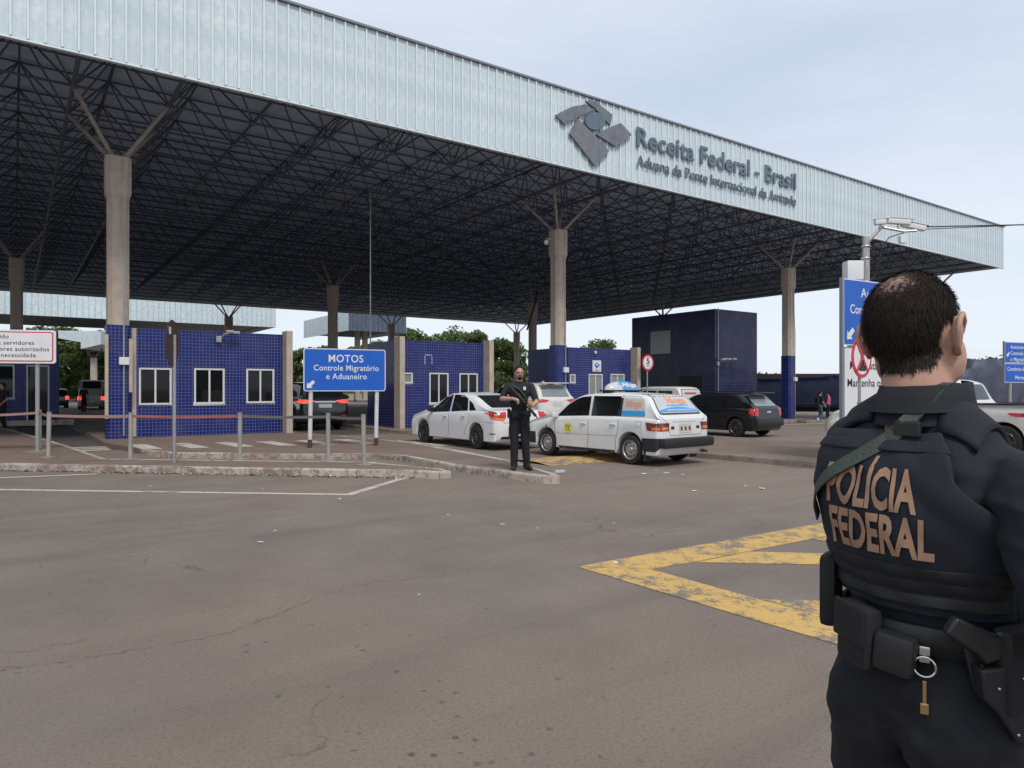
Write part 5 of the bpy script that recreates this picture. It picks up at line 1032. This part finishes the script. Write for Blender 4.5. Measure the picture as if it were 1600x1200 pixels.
def hand_mesh(mb, wrist, fdir, pnorm, curl=.6, side=1, k=1.0, mi=0):
    "palm, four unequal bent fingers and a thumb leaving the side of the palm"
    f = Vector(fdir).normalized(); n = Vector(pnorm); n = (n-f*n.dot(f)).normalized(); s = f.cross(n).normalized()*side; w = Vector(wrist)
    mb.capsule([w, w+f*.045*k, w+f*.082*k], [.024*k, .032*k, .03*k], 10, mi); mb.capsule([w+f*.075*k-s*.026*k, w+f*.075*k+s*.026*k], [.014*k, .014*k], 8, mi)
    for i, ln in enumerate((.075, .085, .08, .062)):
        b = w+f*.085*k+s*(.03-.02*i)*k; p = [b]; d = f.copy(); a = 0
        for sgm in (.45, .32, .23): a += curl*(.9 if sgm > .4 else 1.0); dd = (f*math.cos(a)+n*math.sin(a)).normalized(); p.append(p[-1]+dd*ln*sgm*k)
        mb.capsule(p, [.0095*k, .009*k, .0082*k, .007*k], 8, mi)
    b = w+f*.025*k+s*.028*k; q = b+(f*.6+s*.7+n*.35).normalized()*.04*k; mb.capsule([b, q, q+(f*.8+n*.5+s*.1).normalized()*.03*k], [.0125*k, .0105*k, .008*k], 8, mi)
def person(label, loc, rotz, arms, k=1.0, legs=None, mats=None, head=None, voxel=.012, short=True, extra=None, hands=None, name='person', hair_extra=None, slim=1.0):
    "arms: ((elbow, wrist) left, right); mats: skin hair top trousers shoes"
    t = thing(name, label, 'person', loc, rotz); legs = legs or (((-.10, .01, .5), (-.115, -.02, .09), 8), ((.10, .01, .5), (.115, -.02, .09), 8)); pr = []; w = slim
    pr += [('e', (0, 0, .96), (.158*w, .115*w, .13), 3), ('e', (0, .012, 1.12), (.152*w, .118*w, .17), 2), ('e', (0, 0, 1.31), (.178*w, .122*w, .17), 2), ('c', [(-.15*w, -.01, 1.435), (.15*w, -.01, 1.435)], (.068, .068), 2), ('c', [(-.07, -.01, 1.47), (0, -.005, 1.5), (.07, -.01, 1.47)], (.05, .058, .05), 2), ('c', [(0, -.01, 1.48), (0, .012, 1.6)], (.055, .053), 0)]
    for sx, (kn, an, ft) in zip((-1, 1), legs):
        pr.append(('c', [(sx*.088*w, 0, .93), kn, an], (.098*w, .074, .064), 3)); a = R(ft)*sx; dx, dy = math.sin(a), math.cos(a)
        pr.append(('c', [(an[0]-dx*.05, an[1]-dy*.05, an[2]-.035), (an[0]+dx*.09, an[1]+dy*.09, an[2]-.045), (an[0]+dx*.17, an[1]+dy*.17, an[2]-.055)], (.05, .046, .036), 4)); pr.append(('c', [(an[0], an[1], an[2]+.1), (an[0], an[1], an[2]-.02)], (.06, .055), 4))
    for sx, (el, wr) in zip((-1, 1), arms):
        sh = Vector((sx*.2*w, -.01, 1.43)); e = Vector(el); m = sh+(e-sh)*.75
        pr.append(('c', [tuple(sh), tuple(m)], (.066*w, .058*w), 2)); pr.append(('c', [tuple(m), tuple(e), tuple(e+(Vector(wr)-e)*.4), wr], (.047, .043, .041, .029), 0 if short else 2))
    hp, P = head_prims((0, .02, 1.665), **(head or {})); pr += hp
    pr = [(q[0], ([tuple(c*k for c in p) for p in q[1]] if q[0] == 'c' else tuple(c*k for c in q[1])), tuple(c*k for c in q[2]), q[3], *(q[4:])) for q in pr]
    if hair_extra: pr += hair_extra
    me = fuse(pr, voxel); mi_ = MI_LAST[0]; fb_ = MB()
    for h_ in hands or []: hand_mesh(fb_, *h_)
    if fb_.f:
        bm = bmesh.new(); bm.from_mesh(me); hm = fb_.mesh('h', M['skin'], True); bm.from_mesh(hm); bm.to_mesh(me); bm.free()
    ms = mats or ('skin', 'hair', 'blackcloth', 'trouser', 'boot')
    set_mats(me, ms, mi_)
    me.name = 'body'; link('body', me, t); return t, P
def rifle(t, a, b, up):
    "a = butt, b = muzzle; built along x then turned into place"
    g = thing('assault_rifle', t[1], 'rifle', t[0].location, t[0].rotation_euler.z); a, b = Vector(a), Vector(b); L = (b-a).length; X = (b-a).normalized(); Z = (Vector(up)-X*Vector(up).dot(X)).normalized(); Y = Z.cross(X); T = Matrix((X, Y, Z)).transposed().to_4x4(); T.translation = a
    def part(name, mb, m):
        mb.v = [tuple(T @ Vector(v)) for v in mb.v]; mb.build(name, M[m], g, auto=40)
    part('stock', MB().plate([(0, -.075), (.03, -.085), (.2, -.03), (.24, -.028), (.24, .02), (.0, .025)], -.018, .018), 'poly'); part('receiver', MB().bbox((.34, 0, -.005), (.24, .045, .075), .008), 'gun'); part('handguard', MB().bbox((.58, 0, .0), (.26, .05, .055), .012), 'poly')
    part('barrel', MB().tube([(.7, 0, .0), (L, 0, .0)], .011, 8), 'gun'); part('grip', MB().plate([(.26, -.03), (.31, -.03), (.28, -.13), (.23, -.125)], -.016, .016), 'poly'); part('magazine', MB().plate([(.37, -.035), (.44, -.035), (.47, -.2), (.41, -.21)], -.014, .014), 'gun')
    part('carry_handle', MB().plate([(.3, .03), (.33, .07), (.42, .07), (.44, .03)], -.012, .012), 'poly'); part('front_sight', MB().box(.74, .77, -.006, .006, .0, .06), 'gun'); return g
# ---------------- the guard on the kerb tip
gl = Vector((.13, 12.6, .122)); gk = 1.03
gw_r, gw_l = (.10, .255, 1.225), (-.175, .30, 1.085)
guard, GP = person('officer in black with glasses holding a rifle across his chest on the kerb tip', gl, R(180), (((-.29, .12, 1.16), gw_l), ((.305, .07, 1.22), gw_r)), gk,
  legs=(((-.1, .02, .5), (-.13, -.02, .09), 22), ((.085, .02, .5), (.09, .03, .09), 5)), mats=('skin', 'hair', 'blackcloth', 'trouser', 'boot', 'vest'), head=dict(yaw=8, beard=1), voxel=.0105,
  hands=[(tuple(c*gk for c in gw_r), (-.8, .35, -.35), (-.2, .2, -1), .75, 1, 1.0), (tuple(c*gk for c in gw_l), (-.1, .45, .35), (.6, -.2, .7), .85, 1, 1.0)], hair_extra=[('e', (0, .01, 1.36), (.188, .14, .165), 5), ('e', (0, .015, 1.2), (.172, .138, .12), 5)])
rifle((guard, 'black rifle held diagonally by the officer on the kerb tip'), (.17, .215, 1.5), (-.31, .31, .93), (.3, .8, .5))
gs = MB()
for q in (-1, 1):
    for i in range(10):
        a0, a1 = 2*math.pi*i/10, 2*math.pi*(i+1)/10; gs.tube([Vector(GP(q*.032+.024*math.cos(a), .1, .003+.017*math.sin(a)))*gk for a in (a0, a1)], .0035, 4)
    gs.tube([Vector(GP(q*.056, .098, .006))*gk, Vector(GP(q*.082, .0, .004))*gk], .003, 4)
gs.tube([Vector(GP(-.01, .102, .006))*gk, Vector(GP(.01, .102, .006))*gk], .003, 4); gs.build('glasses', M['poly'], guard)
MB().bbox((-.09, .165, 1.44), (.045, .012, .06), .004).build('badge', M['signwhite'], guard); MB().lathe([(.182, .985), (.185, 1.03), (.176, 1.045)], 24).build('belt', M['nylon'], guard).scale = (1, .78, 1)
for x, y, sz in ((.185, .03, (.06, .1, .16)), (-.17, .06, (.07, .08, .12)), (.08, .145, (.09, .05, .12))): MB().bbox((x, y, 1.0), sz, .012).build('belt_pouch', M['nylon'], guard)
MB().tube([(.12, .12, 1.5), (.0, .165, 1.42), (-.1, .17, 1.3), (-.17, .12, 1.15)], .016, 6).build('rifle_sling', M['strap'], guard)
for q in (-1, 1): MB().bbox((q*.165, .0, .68), (.05, .13, .18), .015).build('cargo_pocket', M['trouser'], guard)
# ---------------- pedestrians and background figures
def ped(label, px, d_, rot, top, legm, shoes, k, z, arms=None, short=True, ht=None, name='person'):
    x, y = pxat(px, d_); arms = arms or (((-.24, .02, 1.17), (-.2, .2, 1.02)), ((.24, .02, 1.17), (.22, .16, .98)))
    hands = [(tuple(c*k for c in w_), tuple(Vector(w_)-Vector(e_)), (0, 0, -1), .4, 1, k) for e_, w_ in arms]
    return person(label, (x, y, z), R(rot), arms, k, (((-.09, .1, .5), (-.09, .0, .09), 5), ((.09, .06, .5), (.09, -.2, .12), 5)), ('skin', 'hair', top, legm, shoes), None, .016, short, None, hands, slim=.88, hair_extra=ht)[0]
zp = zg(SV(*pxat(1285, 38))[0])
w1 = ped('woman in black top and blue jeans with dark ponytail by the navy truck', 1281, 38.2, -75, 'blackcloth', 'jeans', 'whiteshoe', .95, zp, ht=[('c', [(0, -.1, 1.6), (0, -.14, 1.52), (0, -.13, 1.42)], (.035, .03, .015), 1)])
w2 = ped('woman in pink shirt and black trousers beside the jeans wearer', 1295, 38.8, 60, 'pink', 'trouser', 'boot', .92, zp, ht=[('c', [(0, -.08, 1.58), (0, -.11, 1.46)], (.04, .025), 1)])
MB().bbox((0, -.17, 1.2), (.26, .14, .36), .05).build('backpack', M['nylon'], w1, auto=40)
ped('dark-clothed guard standing by the shaded booth at the notice sign', 4, 27.5, 170, 'blackcloth', 'trouser', 'boot', 1.0, .0)
ped('dark silhouetted person standing behind the grey van', 131, 47, 20, 'blackcloth', 'trouser', 'boot', 1.0, .0)
# ================================================================ the near officer
OF = thing('person', 'officer seen from behind in a navy vest lettered POLÍCIA FEDERAL', 'person', (.822, 1.41, 0), R(-61))
HC = (-.025, .0, 1.662); HY = 1
tp_ = [('e', (0, .0, .97), (.162, .13, .14), 3), ('e', (-.074, -.05, .91), (.088, .083, .11), 3), ('e', (.074, -.05, .91), (.088, .083, .11), 3), ('e', (0, .025, 1.12), (.158, .138, .17), 2), ('e', (0, .0, 1.3), (.178, .133, .19), 2), ('e', (-.08, -.045, 1.36), (.095, .075, .12), 2), ('e', (.08, -.045, 1.345), (.095, .075, .115), 2)]
sh_ = [('c', [(-.135, .0, 1.425), (.15, -.012, 1.38)], (.07, .064), 2), ('c', [(-.105, -.01, 1.455), (0, -.015, 1.51), (.105, -.015, 1.428)], (.052, .062, .05), 2), ('c', [(0, -.02, 1.48), (-.02, -.008, 1.62)], (.064, .062), 0)]
lg_ = []
for sx in (-1, 1):
    lg_.append(('c', [(sx*.083, -.005, .93), (sx*.095, .0, .72), (sx*.105, .01, .5), (sx*.115, -.02, .09)], (.102, .094, .078, .066), 3)); lg_.append(('c', [(sx*.115, -.07, .05), (sx*.13, .08, .045), (sx*.14, .16, .035)], (.05, .046, .036), 4))
RE, RW = (.32, -.085, 1.16), (.235, .17, 1.1); LE, LW = (-.20, .15, 1.17), (-.03, .31, 1.12)
ar_ = []
for sx, el, wr in ((1, RE, RW), (-1, LE, LW)):
    s0 = Vector((.21, -.03, 1.36)) if sx > 0 else Vector((-.165, .03, 1.42)); e = Vector(el); m_ = s0+(e-s0)*.82
    ar_.append(('c', [tuple(s0), tuple(s0+(e-s0)*.45), tuple(m_)], ((.082, .08, .072) if sx > 0 else (.074, .068, .062)), 2)); ar_.append(('c', [tuple(m_), el, tuple(e+(Vector(wr)-e)*.4), wr], (.05, .046, .044, .031), 0))
hp, OP = head_prims(HC, yaw=HY, hairm=None, k=1.03)
prims = tp_+sh_+lg_+ar_+hp+[('e', tuple(OP(sx*.062, .02, -.05)), (.02, .04, .05), 0) for sx in (-1, 1)]
me = fuse(prims, .0072, 5); mi_o = MI_LAST[0].copy()
hb = MB(); hand_mesh(hb, RW, (-.75, .5, .1), (0, .2, 1), .7, 1); hand_mesh(hb, LW, (.8, .45, .1), (0, .2, 1), .7, -1)
for sx in (-1, 1):      # ears: rim, bowl and lobe
    E_ = lambda x, y, z: tuple(OP(sx*x, y, z)); hb.capsule([E_(.083, .016, -.002), E_(.089, .012, .018), E_(.094, -.004, .03), E_(.099, -.022, .02), E_(.099, -.027, -.002), E_(.093, -.02, -.024), E_(.087, -.006, -.042), E_(.083, .004, -.036)], [.004, .0048, .0052, .0055, .0052, .005, .0068, .005], 8)
    hb.capsule([E_(.084, -.004, .02), E_(.089, -.012, .0), E_(.086, -.008, -.026)], [.008, .011, .009], 8)
bm = bmesh.new(); bm.from_mesh(me); bm.from_mesh(hb.mesh('h', M['skin'], True)); bm.to_mesh(me); bm.free()
# hair-bearing scalp gets its own slot; the crown is thin
hcv = Vector(HC); hinv = Euler((0, 0, R(-HY))).to_matrix()
def scalp(p):
    q = hinv @ (Vector(p)-hcv)/1.03
    if (q.x**2/.086**2+(q.y+.012)**2/.107**2+(q.z-.02)**2/.108**2) > 1.25 or abs(q.x) > .088: return 0
    lim = -.078 if q.y < -.045 else (-.078+(q.y+.045)/.05*.085 if q.y < .005 else .012+(q.y-.005)*.9)
    if q.z < lim: return 0
    if abs(q.x) > .066 and q.z < .022 and q.y > -.036: return 0
    c = (q-Vector((.006, -.068, .098))).length; u_ = min(1, max(0, (c-.008)/.05)); return .22+.78*u_*u_*(3-2*u_)
M['scalp'] = mat('scalp_under_hair', (.055, .036, .028), .6, noise=.5, nscale=55, col2=(.02, .014, .012)); M['thin'] = mat('thinning_crown', (.33, .19, .14), .5, noise=.5, nscale=60, col2=(.15, .09, .07))
rh = random.Random(9); hs = MB()
for pl in me.polygons:
    if pl.center.z < 1.54 or pl.index >= len(mi_o): continue
    w_ = scalp(pl.center)
    if not w_: continue
    mi_o[pl.index] = 5 if rh.random() < w_**1.5 else 6
    n = pl.normal; q = hinv @ (pl.center-hcv)
    for _ in range(8):
        if rh.random() > w_**1.6*1.02: continue
        r0 = pl.center+Vector((rh.uniform(-.004, .004), rh.uniform(-.004, .004), rh.uniform(-.004, .004))); flow = Vector((.25*math.copysign(1, q.x)*min(1, abs(q.x)/.04), -.5 if q.z > .05 else -.1, -.9 if q.z < .06 else -.15))+Vector((rh.gauss(0, .16), rh.gauss(0, .16), rh.gauss(0, .16)))
        flow = (flow-n*flow.dot(n)).normalized(); ln = rh.uniform(.014, .026)*(.42 if q.z < -.035 else (.75 if q.z < .0 else 1.0)); p1_ = r0+(n*.2+flow*.9)*ln*.55; p2_ = p1_+(flow-n*.06)*ln*.6; s_ = flow.cross(n).normalized()*.00055
        hs.add([r0-s_, r0+s_, p1_+s_*.9, p1_-s_*.9, p2_], [(0, 1, 2, 3), (3, 2, 4)])
set_mats(me, ('skin', 'hair', 'navy', 'trouser', 'boot', 'scalp', 'thin'), mi_o)
from mathutils import noise as mnoise
cloth = np.zeros(len(me.vertices)); 
for pl in me.polygons:
    if pl.index < len(mi_o) and mi_o[pl.index] in (2, 3):
        for v_ in pl.vertices: cloth[v_] = 1
nv_ = len(me.vertices); co_ = np.empty(nv_*3); me.vertices.foreach_get('co', co_); co_ = co_.reshape(-1, 3); nr_ = np.array([v_.normal[:] for v_ in me.vertices])
for i_ in np.nonzero(cloth)[0]:
    q = Vector(co_[i_]); a = .0075*mnoise.noise(Vector((q.x*13, q.y*13, q.z*8)))+.0045*(1-abs(mnoise.noise(Vector((q.x*9+q.z*14, q.y*9-q.z*9, q.z*17+3)))*2))+.002*mnoise.noise(q*38); co_[i_] += nr_[i_]*a
me.vertices.foreach_set('co', co_.ravel()); me.update()
body = link('body', me, OF); tag(hs.build('hair', M['hair'], OF), kind='stuff')
for sx in (-1, 1): MB().ellipsoid(OP(sx*.03, .078, .003), (.012, .012, .012)).build('eye', M['eye'], OF)
# vest, cast on to the torso
tm = fuse(tp_[:1]+tp_[3:]+sh_[:2], .012, 5); tb_ = BVHTree.FromPolygons([v.co for v in tm.vertices], [p.vertices[:] for p in tm.polygons])
def around(th, z, off=0):
    d = Vector((math.cos(R(th)), math.sin(R(th)), 0)); hit = tb_.ray_cast(Vector((0, 0, z))+d*.6, -d)[0]
    return (hit if hit else Vector((0, 0, z))+d*.12)+d*off
def ripple(th, z): return .0035*math.sin(th*.13+z*31)*math.sin(z*55+th*.05)
def shell(name, th0, th1, z0, z1, off, m, nt_=40, nz_=14, thick=.01, edge=None):
    mb = MB(); n = nt_+1
    for j in range(nz_+1):
        z = z0+(z1-z0)*j/nz_; a, b = (th0, th1) if edge is None else edge(z)
        for i in range(n):
            th = a+(b-a)*i/nt_; mb.v.append(tuple(around(th, z, off+ripple(th, z))))
    mb.f = [(j*n+i, j*n+i+1, (j+1)*n+i+1, (j+1)*n+i) for j in range(nz_) for i in range(nt_)]; mb.m = [0]*len(mb.f)
    o = mb.build(name, m, OF, smooth=True); s = o.modifiers.new('t', 'SOLIDIFY'); s.thickness = thick; s.offset = 1; bv = o.modifiers.new('b', 'BEVEL'); bv.width = .003; bv.segments = 2; return o
def arm_edge(z):
    q = min(1, max(0, (z-1.27)/.12)); q = q*q*(3-2*q); w_ = 80-20*q; return 270-w_, 270+80-34*q
def arm_edge_f(z): q = min(1, max(0, (z-1.27)/.12)); return 90-80+24*q, 90+80-24*q
vb = shell('vest_back', 0, 0, 1.15, 1.462, .014, M['vest'], 44, 20, .016, arm_edge); shell('vest_front', 0, 0, 1.15, 1.46, .014, M['vest'], 36, 16, .016, arm_edge_f)
cmb = shell('vest_band', 0, 360, 1.135, 1.275, .006, M['vest'], 80, 8, .012)
for z in (1.156, 1.182, 1.208): shell('webbing', 192, 348, z, z+.019, .0315, M['nylon'], 50, 2, .002)
shell('vest_yoke', 0, 0, 1.432, 1.452, .033, M['vest'], 40, 3, .004, lambda z: (arm_edge(z)[0]+1, arm_edge(z)[1]-1))
def over(x, y, off):
    h_ = tb_.ray_cast(Vector((x, y, 2)), Vector((0, 0, -1)))[0]; return (h_ if h_ else Vector((x, y, 1.45)))+Vector((0, 0, off))
for sx in (-1, 1):
    mb = MB()
    for i in range(15):
        y = -.075+.15*i/14
        for j in range(7): x = sx*(.066+.07*j/6); mb.v.append(tuple(over(x, y, .016)))
    mb.f = [(i*7+j, i*7+j+1, i*7+j+8, i*7+j+7) for i in range(14) for j in range(6)]; mb.m = [0]*len(mb.f); o = mb.build('shoulder_strap', M['vest'], OF, smooth=True); s = o.modifiers.new('t', 'SOLIDIFY'); s.thickness = .012; s.offset = 0
vm = eval_mesh(vb); vbvh = BVHTree.FromPolygons([v.co for v in vm.vertices], [p.vertices[:] for p in vm.polygons])
def on_back(x, z, off=.004, fwd=True):
    h_, n_, *_r = vbvh.ray_cast(Vector((x, -.8, z)), Vector((0, 1, 0)))
    if h_ is None: return None
    return h_+Vector((0, -off, 0))
def wrap_text(body_, x, z, width, height, m):
    me_ = text_mesh(body_, 1, 0, .034, 'CENTER', 1.02, width, height); me_.materials.append(m); bm = bmesh.new(); bm.from_mesh(me_); bmesh.ops.triangulate(bm, faces=bm.faces[:])
    for _ in range(3):
        es = [e for e in bm.edges if e.calc_length() > .02]
        if es: bmesh.ops.subdivide_edges(bm, edges=es, cuts=1); bmesh.ops.triangulate(bm, faces=[f for f in bm.faces if len(f.verts) > 3])
    z0 = min(v.co.y for v in bm.verts)
    for v in bm.verts:
        # arc-length wrap: the print follows the cloth round the flank
        a = v.co.x; th = 270+math.degrees(a/.155)+x; p = around(th, z+v.co.y-z0, .014+.016+.0045+ripple(th, z+v.co.y-z0)); v.co = p
    bm.to_mesh(me_); bm.free(); return link('lettering', me_, OF)
wrap_text('POLÍCIA', -8, 1.323, .178, .1, M['tan']); wrap_text('FEDERAL', -2, 1.243, .198, .074, M['tan'])
# shirt collar
cl_ = MB()
for j, (r_, z, dy) in enumerate(((.088, 1.485, -.012), (.083, 1.515, -.008), (.077, 1.545, -.004), (.074, 1.562, 0), (.081, 1.56, -.002), (.087, 1.535, -.008), (.094, 1.51, -.012))):
    for i in range(41): th = R(115+310*i/40); cl_.v.append((r_*math.cos(th), r_*.98*math.sin(th)+dy, z+.006*math.sin(th*1)))
cl_.f = [(j*41+i, j*41+i+1, (j+1)*41+i+1, (j+1)*41+i) for j in range(6) for i in range(40)]; cl_.m = [0]*len(cl_.f); cl_.build('collar', M['navy'], OF, smooth=True)
# olive sling: over the right side of the neck, down across the left shoulder blade
def ribbon(name, pts, w, m, thick=.003):
    mb = MB(); P_ = [Vector(p) for p, n in pts]; N_ = [Vector(n) for p, n in pts]
    for i, p in enumerate(P_):
        t_ = (P_[min(i+1, len(P_)-1)]-P_[max(i-1, 0)]).normalized(); s_ = t_.cross(N_[i]).normalized()*w/2
        mb.v += [tuple(p-s_), tuple(p+s_), tuple(p+s_+N_[i]*thick), tuple(p-s_+N_[i]*thick)]
    mb.f = [(i*4+k, i*4+(k+1) % 4, i*4+4+(k+1) % 4, i*4+4+k) for i in range(len(P_)-1) for k in range(4)]; mb.m = [0]*len(mb.f); return mb.build(name, m, OF)
sp_ = []
for i in range(9): y = .07-.13*i/8; p = over(.07-.02*i/8, y, .031); sp_.append((p, (0, -.25 if y < 0 else .2, 1)))
for i in range(1, 22):
    q = i/21; x = .05-.30*q; z = 1.495-.215*q; p = on_back(max(x, -.15), z, .006); th = 270+math.degrees(math.atan2(x, .15)); pp = around(th, z, .037); sp_.append((pp, (math.cos(R(th)), math.sin(R(th)), .15)))
ribbon('rifle_sling', sp_, .029, M['strap']); bk = around(285, 1.475, .036); MB().bbox(tuple(bk), (.05, .012, .03), .004).build('sling_buckle', M['poly'], OF)
# belt and what hangs on it
bb_ = BVHTree.FromPolygons([v.co for v in me.vertices], [p.vertices[:] for p in me.polygons])
def waist(th, z, off=0):
    d = Vector((math.cos(R(th)), math.sin(R(th)), 0)); h_ = tb_.ray_cast(Vector((0, 0, z))+d*.6, -d)[0]; return (h_ or d*.17+Vector((0, 0, z)))+d*off
mb = MB()
for j, z in enumerate((1.065, 1.115)):
    for i in range(73): mb.v.append(tuple(waist(i*5, z, .012)))
mb.f = [(i, i+1, 74+i, 73+i) for i in range(72)]; mb.m = [0]*72; o = mb.build('belt', M['nylon'], OF, smooth=True); s = o.modifiers.new('t', 'SOLIDIFY'); s.thickness = .008; s.offset = 1
def gear(name, th, z, size, m, off=.0, roll=0, b=.01, dx=0):
    p = waist(th, z, .022+size[1]/2+off); rt = Euler((0, 0, R(th+90))).to_matrix() @ Euler((0, R(roll), 0)).to_matrix(); o = MB().bbox((0, 0, 0), size, b).build(name, M[m], OF, auto=40); o.location = p; o.rotation_euler = rt.to_euler(); return o, p, rt
po, *_ = gear('phone_pouch', 203, 1.125, (.075, .035, .15), 'nylon', 0, 0, .014); MB().bbox((-.02, -.021, .005), (.014, .008, .09), .003).build('metal_clip', M['chrome'], po)
p1o, *_ = gear('magazine_pouch', 252, 1.075, (.085, .04, .12), 'nylon', 0, 4, .014); MB().bbox((0, -.022, .025), (.087, .01, .075), .006).build('flap', M['nylon'], p1o)
gear('hard_case', 281, 1.06, (.072, .034, .075), 'poly', 0, 5, .012)
kr, kp, krt = gear('key_clip', 300, 1.068, (.018, .012, .03), 'chrome', 0, 0, .003)
ring_ = MB()
for i in range(16):
    a0, a1 = 2*math.pi*i/16, 2*math.pi*(i+1)/16; ring_.tube([(.018*math.cos(a), -.012, -.02+.018*math.sin(a)) for a in (a0, a1)], .0018, 6)
ring_.build('key_ring', M['chrome'], kr); MB().bbox((0, -.012, -.07), (.006, .003, .05), .001).bbox((0, -.012, -.095), (.014, .008, .02), .002).build('key', M['brass'], kr)
# holstered pistol on the right hip
hol = thing('holstered_pistol', 'black pistol in a polymer holster on the near officer\'s right hip', 'pistol', OF.location, OF.rotation_euler.z)
hp_ = waist(338, 1.045, .045); HM = Matrix.Translation(hp_) @ Matrix.Rotation(R(328+90), 4, 'Z') @ Matrix.Rotation(R(-14), 4, 'Y') @ Matrix.Scale(.8, 4)
def hpart(name, mb, m, auto=40):
    mb.v = [tuple(HM @ Vector(v)) for v in mb.v]; o = mb.build(name, M[m], hol, auto=auto); b_ = o.modifiers.new('b', 'BEVEL'); b_.width = .005; b_.segments = 3; b_.limit_method = 'ANGLE'; return o
hpart('holster', MB().plate([(-.035, .035), (.055, .03), (.06, -.03), (.045, -.13), (.0, -.135), (-.025, -.06), (-.045, -.03)], -.02, .02), 'poly'); hpart('belt_paddle', MB().bbox((0, .028, .02), (.08, .012, .1), .006), 'poly')
hpart('slide', MB().bbox((.035, 0, .06), (.03, .026, .085), .004), 'gun'); sl_ = MB()
for i in range(6): sl_.box(.022, .05, -.0145, -.0132, .062+i*.006, .065+i*.006)
tag(hpart('serrations', sl_, 'poly'), kind='stuff')
hpart('grip', MB().plate([(.02, .045), (.035, .095), (.015, .1), (-.055, .155), (-.085, .125), (-.03, .065), (-.02, .04)], -.014, .014), 'poly'); hpart('trigger_guard', MB().tube([(-.02, 0, .04), (-.035, 0, .01), (-.02, 0, -.02)], .005, 6), 'poly')
for x, z in ((-.01, -.01), (.045, .0), (.04, -.11), (.005, -.115)): hpart('screw', MB().lathe([(0, -.003), (.004, -.002), (.004, .002)], 8, 'y', (x, -.021, z)), 'chrome')
gear('side_pouch', 352, 1.06, (.09, .04, .15), 'nylon', .0, 0, .012)
MB().tube([waist(335, .86, .02), waist(335, .83, .045), waist(335, .80, .04)], .005, 6).build('green_cord', M['green'], OF)
